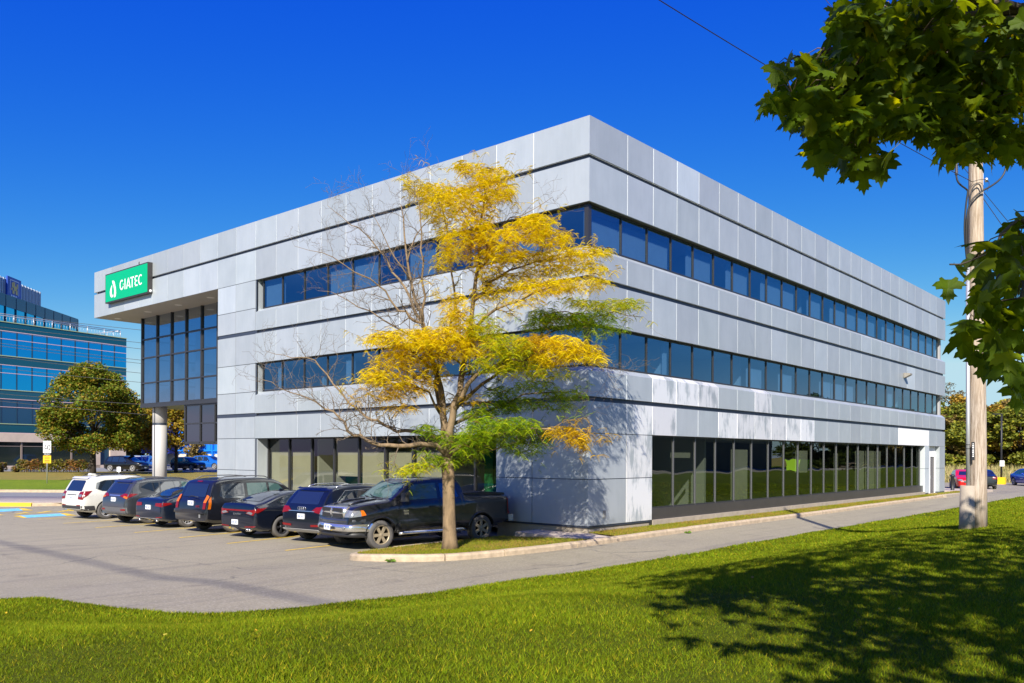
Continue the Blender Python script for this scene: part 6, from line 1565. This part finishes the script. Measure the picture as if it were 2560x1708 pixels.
def picnic(x,y,rz,lab):
    t=thing('picnic_table',lab,'picnic table',(x,y,lz(x)),rz); wd_=M('picnic_wood',(.12,.085,.06),.8) if 'picnic_wood' not in bpy.data.materials else bpy.data.materials['picnic_wood']
    MB().box((-.9,-.36,.72),(.9,.36,.76)).build('table_top',wd_,t)
    for s in(-1,1):
        MB().box((-.9,s*.62-.13,.42),(.9,s*.62+.13,.46)).build('bench',wd_,t)
        m=MB(); 
        for q in(-1,1): m.tube([(s*.65,q*.62,0),(s*.65,q*.18,.72)],.045,4)
        m.box((s*.65-.02,-.7,.36),(s*.65+.02,.7,.42)); m.build('leg_frame',wd_,t)
def lz(x): d=x-4.4; return float(.23+1.0*sm(d/7.2)-.35*sm((d-13)/7))
picnic(12.5,60,.4,'nearer wooden picnic table on the side lawn'); picnic(15.0,66,1.0,'farther wooden picnic table on the side lawn')
# ================================================================== utility pole with conduit, cables and wires
UD=17.0
def up(px,py,dd=0): return at(px,py,UD+dd)
base=on_z(2443.5,1323.5,1.14); UPZ=1.10
utl=thing('utility_pole','weathered wooden utility pole with a white conduit and black cables, standing on the lawn','utility pole',(base.x,base.y,UPZ))
def loc(mb): mb.v=[(p[0]-base.x,p[1]-base.y,p[2]-UPZ) for p in mb.v]; return mb
DP=(Vector((base.x-CAMP[0],base.y-CAMP[1],0))).dot(_f); UD=DP
def up(px,py,dd=0): return at(px,py,UD+dd)
loc(MB().tube([up(2445,1330,0),up(2444.5,1214),up(2444,1052),up(2439,427),up(2436,-150)],[.170,.165,.158,.130,.115],24)).build('pole_shaft',WOOD,utl,True)
loc(MB().tube([up(2417,1328,-.02),up(2418,1300,-.02),up(2419,1214,-.02)],[.150,.145,.135],20)).build('concrete_collar',CONC,utl,False)
loc(MB().tube([up(2420,1216,-.05),up(2420,1052,-.05),up(2419.5,646,-.05)],.038,12)).build('conduit',GALV,utl,True)
loc(MB().tube([up(2463,1320,-.02),up(2463.5,1052),up(2461,1000),up(2458,430,0)],.012,6)).tube if False else None
loc(MB().tube([up(2464,1325,0),up(2464,1080,0),up(2461,1000,0),up(2459,900,0),up(2457,430,0)],.010,6)).build('ground_wire',WHITEP,utl)
nb2=MB(); 
a=up(2432.5,1105,-.175); b=up(2432.5,1151,-.178)
xv=Vector((AXX,AXY,0))*.032; yv=Vector((-AXY,AXX,0))*-.008
nb2.prism([a-xv,a+xv,b+xv,b-xv],yv*1.0); num_=loc(nb2).build('number_strip',BLK,utl)
nm=MB()
for k in range(8):
    z=up(2432.5,1110+k*4.4,-.19); h=Vector((0,0,.011)); ww=Vector((AXX,AXY,0))*(.014 if k%3 else .008); nm.prism([z-ww-h,z+ww-h,z+ww+h,z-ww+h],yv*.6)
loc(nm).build('number_digits',WHITEP,num_)
# cables
def cable(pts,r,name='cable'): 
    P=[up(*p) for p in pts]; Q=[P[0]]
    P=np.array([tuple(p) for p in P]); P=chaikin(P,2); return loc(MB().tube([Vector(p) for p in P],r,8)).build(name,RUBBERC,utl,True)
cable([(2417,650,-.06),(2412,600,-.1),(2411,560,-.12),(2415,510,-.14),(2420,480,-.16),(2419,475,-.16),(2400,462,-.2),(2393,452,-.2),(2391,440,-.2)],.018)
cable([(2419,650,-.06),(2415,600,-.12),(2416,550,-.16),(2424,505,-.19),(2450,480,-.22),(2480,465,-.2),(2505,445,-.18),(2516,420,-.18),(2512,405,-.18),(2504,395,-.18)],.018)
cable([(2421,650,-.05),(2419,600,-.13),(2421,520,-.18),(2430,470,-.19),(2445,458,-.2),(2452,466,-.2),(2454,480,-.2)],.013)
cable([(2430,455,-.15),(2452,448,-.2),(2470,450,-.2),(2474,462,-.2),(2468,478,-.2)],.006)
for (x,y) in ((2391,422),(2504,395)):
    m=MB(); c_=up(x,y,-.2)
    m.lathe([(.012,-.14)]+[(r_,-.13+.022*i) for i in range(12) for r_ in ((.020,.034)[i%2],)]+[(.012,.14)],tuple(c_),'z',12); loc(m).build('insulator',CERA,utl)
m=MB(); c_=up(2466,450,-.16); m.lathe([(0,-.04),(.03,-.04),(.03,.03),(0,.05)],tuple(c_),'z',10); loc(m).build('clamp',GALV,utl)
for y in (1112,1122,700): loc(MB().lathe([(.042,-.006),(.042,.006)],tuple(up(2420,y,-.05)),'z',14)).build('conduit_strap',BLK,utl)
def wire(name,label,A,B,r,sag=.3,group=None):
    P=[]
    for i in range(25):
        t=i/24; p=A.lerp(B,t); p.z-=sag*4*t*(1-t); P.append(p)
    o=MB().tube(P,r,5).build(name,RUBBERC); tag(o,label,'cable',group); return o
wire('overhead_wire','thin wire running from the pole top up to the left behind the maple leaves',up(2431,455,-.1),at(1300,-220,9.5),.007,.1)
wire('overhead_wire','thin wire sloping from behind the maple down past the right of the pole',at(2040,-30,22),at(2640,700,22),.008,.0)
wire('overhead_wire','short stay wire dropping to the right of the pole through the leaves',up(2458,496,-.05),at(2600,700,15.5),.007,.0)
LW_=[((-60,650-12),(1840,862)),((-60,812),(1840,1028)),((60,878),(1840,1110)),((-60,1022),(1840,1255)),((-60,1056),(1840,1300)),((150,1230),(1840,1425)),((-60,1355),(1840,1545)),((-60,1700),(1840,1830)),((-60,1790),(1840,1960))]
for i,((x0,y0),(x1,y1)) in enumerate(LW_):
    A=at(x0/5.2275-60,660+y0/5.2275-7,64); B=at(x1/5.2275+20,660+y1/5.2275+2.5,66)
    wire('power_line',('topmost','second','third','fourth','fifth','sixth','seventh','eighth','lowest')[i]+' of the nine power lines crossing the blue glass building',A,B,.018,.05,'power lines across the left of the view')
# small weeds and litter
g=random.Random(6)
for (x,y,lab) in ((.2,-7.72,'small weed growing at the foot of the island kerb'),(1.52,3.1,'tiny weed in the kerb joint beside the drive')):
    V=[];m=MB()
    for k in range(26):
        a=g.uniform(0,6.28); r_=g.uniform(.05,.16); z=zlot(x)+.01
        m.add([(x,y,z),(x+math.cos(a+.2)*r_*.6,y+math.sin(a+.2)*r_*.6,z+g.uniform(.03,.09)),(x+math.cos(a)*r_,y+math.sin(a)*r_,z+g.uniform(.0,.05))],[(0,1,2)],0,(.13,.22,.03))
    tag(m.build('weed',LEAF,fix=False),lab,'weed')
# ================================================================== grass blades of the near lawn
_lb=bpy.data.objects['lawn'].data
_lv=[v.co.copy() for v in _lb.vertices]; LBVH=BVHTree.FromPolygons(_lv,[tuple(p.vertices) for p in _lb.polygons])
def lawn_height(x,y):
    z=np.empty(len(x))
    for i in range(len(x)):
        h=LBVH.ray_cast(Vector((x[i],y[i],9)),Vector((0,0,-1)))[0]; z[i]=h.z if h else -99
    return z
def lawn_blades(num,Y0,Y1,X0f,X1f,hmin,hmax,wd,seed,name,fade=None):
    g=np.random.default_rng(seed)
    u=g.uniform(0,1,num); Y=Y0+(Y1-Y0)*u**.85; X=(X0f+(X1f-X0f)*g.uniform(0,1,num))*Y
    x=CAMP[0]+X*AXX-Y*AXY; y=CAMP[1]+X*AXY+Y*AXX
    z=lawn_height(x,y); ok=z>-50; x,y,z,Y=x[ok],y[ok],z[ok],Y[ok]; n=len(x); z=z-.008
    a=g.uniform(0,2*PI,n); sc=np.clip(Y/9,1,2.6); w_=wd*sc*g.uniform(.7,1.3,n); h=(hmin+(hmax-hmin)*g.uniform(0,1,n))*np.clip(sc,1,1.25)
    patch=.84+.20*np.sin(x*1.7+1.3*np.sin(y*1.1))*np.sin(y*1.9+np.sin(x*.8)); h*=patch
    ln=g.normal(0,.6,(n,2))*h[:,None]
    dx,dy=np.cos(a)*w_,np.sin(a)*w_
    V=np.empty((n,3,3)); V[:,0]=np.stack([x-dx,y-dy,z],1); V[:,1]=np.stack([x+dx,y+dy,z],1); V[:,2]=np.stack([x+ln[:,0],y+ln[:,1],z+h],1)
    F=np.arange(n*3).reshape(n,3)
    t=g.uniform(.45,1.55,n)*(.95+.16*(patch-.84)/.20); C=np.stack([t*g.uniform(.85,1.25,n),t,t*.9],1)
    dry=g.uniform(0,1,n)<.07; C[dry]=np.stack([t[dry]*2.6,t[dry]*1.55,t[dry]*3],1)
    o=fast_mesh(name,V.reshape(-1,3),F,BLADE,C); return o
tag(lawn_blades(390000,4.4,12,-.68,.68,.022,.055,.0034,1,'grass_blades'),'short mown grass blades of the near lawn','grass',kind='stuff')
tag(lawn_blades(300000,12,19,-.68,.68,.03,.055,.0055,2,'grass_blades'),'short mown grass blades of the lawn beside the drive','grass',kind='stuff')
tag(lawn_blades(190000,19,32,-.3,.68,.035,.06,.0062,4,'grass_blades'),'short mown grass blades round the foot of the utility pole','grass',kind='stuff')
tag(lawn_blades(90000,32,62,.2,.68,.04,.06,.009,3,'grass_blades'),'short mown grass blades far along the drive','grass',kind='stuff')
# a heavy cable high over the lot, out of the frame: it throws the soft band of shade across the asphalt
off_=Vector((SUN_TO.x,SUN_TO.y,0))*(26/math.tan(SUN_EL)); up_=Vector((0,0,26))
q0=on_z(-900,1240,0)+off_+up_; q1=on_z(150,1388,0)+off_+up_; q2=on_z(520,1476,0)+off_+up_; q3=on_z(820,1530,0)+off_+up_
tag(MB().tube([q1+(q1-q3)*3,q1,(q1+q3)/2+Vector((0,0,-.1)),q3,q3+(q3-q1)*1.5],.055,8).build('overhead_cable',RUBBERC),'thick bundled cable passing high over the lot in front of the building','cable')

def dry_blades(objname,x0,x1,y0,y1,num,seed,label):
    me=bpy.data.objects[objname].data; B=BVHTree.FromPolygons([v.co.copy() for v in me.vertices],[tuple(p.vertices) for p in me.polygons])
    g=np.random.default_rng(seed); V=[];C=[]
    for _ in range(num):
        x=g.uniform(x0,x1); y=y0+(y1-y0)*g.uniform()**1.3; h=B.ray_cast(Vector((x,y,5)),Vector((0,0,-1)))[0]
        if h is None: continue
        a=g.uniform(0,6.28); w_=.006*(1+.03*max(0,y)); hh=g.uniform(.02,.055); l=g.normal(0,.6,2)*hh
        V.append([(x-math.cos(a)*w_,y-math.sin(a)*w_,h.z-.005),(x+math.cos(a)*w_,y+math.sin(a)*w_,h.z-.005),(x+l[0],y+l[1],h.z+hh)])
        q=math.sin(x*2.1+1)*math.sin(y*1.3)+g.normal(0,.5); C.append(((2.3,1.15,8) if q>0 else (1.5,1.1,3)) if g.uniform()<.8 else (1.2,1.3,1))
    V=np.array(V).reshape(-1,3); C=np.array(C)*g.uniform(.7,1.25,(len(C),1))
    tag(fast_mesh('grass_blades',V,np.arange(len(V)).reshape(-1,3),BLADE,C),label,'grass',kind='stuff')
dry_blades('island_grass',-2.5,1.5,-7.7,-1,26000,5,'half dry grass on the kerbed tree island')
dry_blades('wall_strip_grass',0,1.4,-.4,42,42000,6,'dry grass strip between the long wall and the kerb')

g=np.random.default_rng(17); V=[];C=[]
for _ in range(45):
    Y=g.uniform(5,22); X=g.uniform(-.6,.6)*Y; p=c2w(X,Y); h=LBVH.ray_cast(Vector((p.x,p.y,9)),Vector((0,0,-1)))[0]
    if h is None: continue
    a=g.uniform(0,6.28); s_=g.uniform(.012,.022); u=Vector((math.cos(a),math.sin(a),g.normal(0,.3)))*s_; v=Vector((-math.sin(a),math.cos(a),g.normal(0,.3)))*s_; q=h+Vector((0,0,.05))
    V+=[tuple(q-u),tuple(q-v*.7),tuple(q+u),tuple(q+v*.7)]; C.append(((.75,.45,.03),(.5,.25,.05),(.6,.5,.06))[g.integers(0,3)])
tag(fast_mesh('fallen_leaves',np.array(V),np.arange(len(V)).reshape(-1,4),LEAF,np.array(C)),'scattered small yellow and brown fallen leaves on the lawn','leaves',kind='stuff')
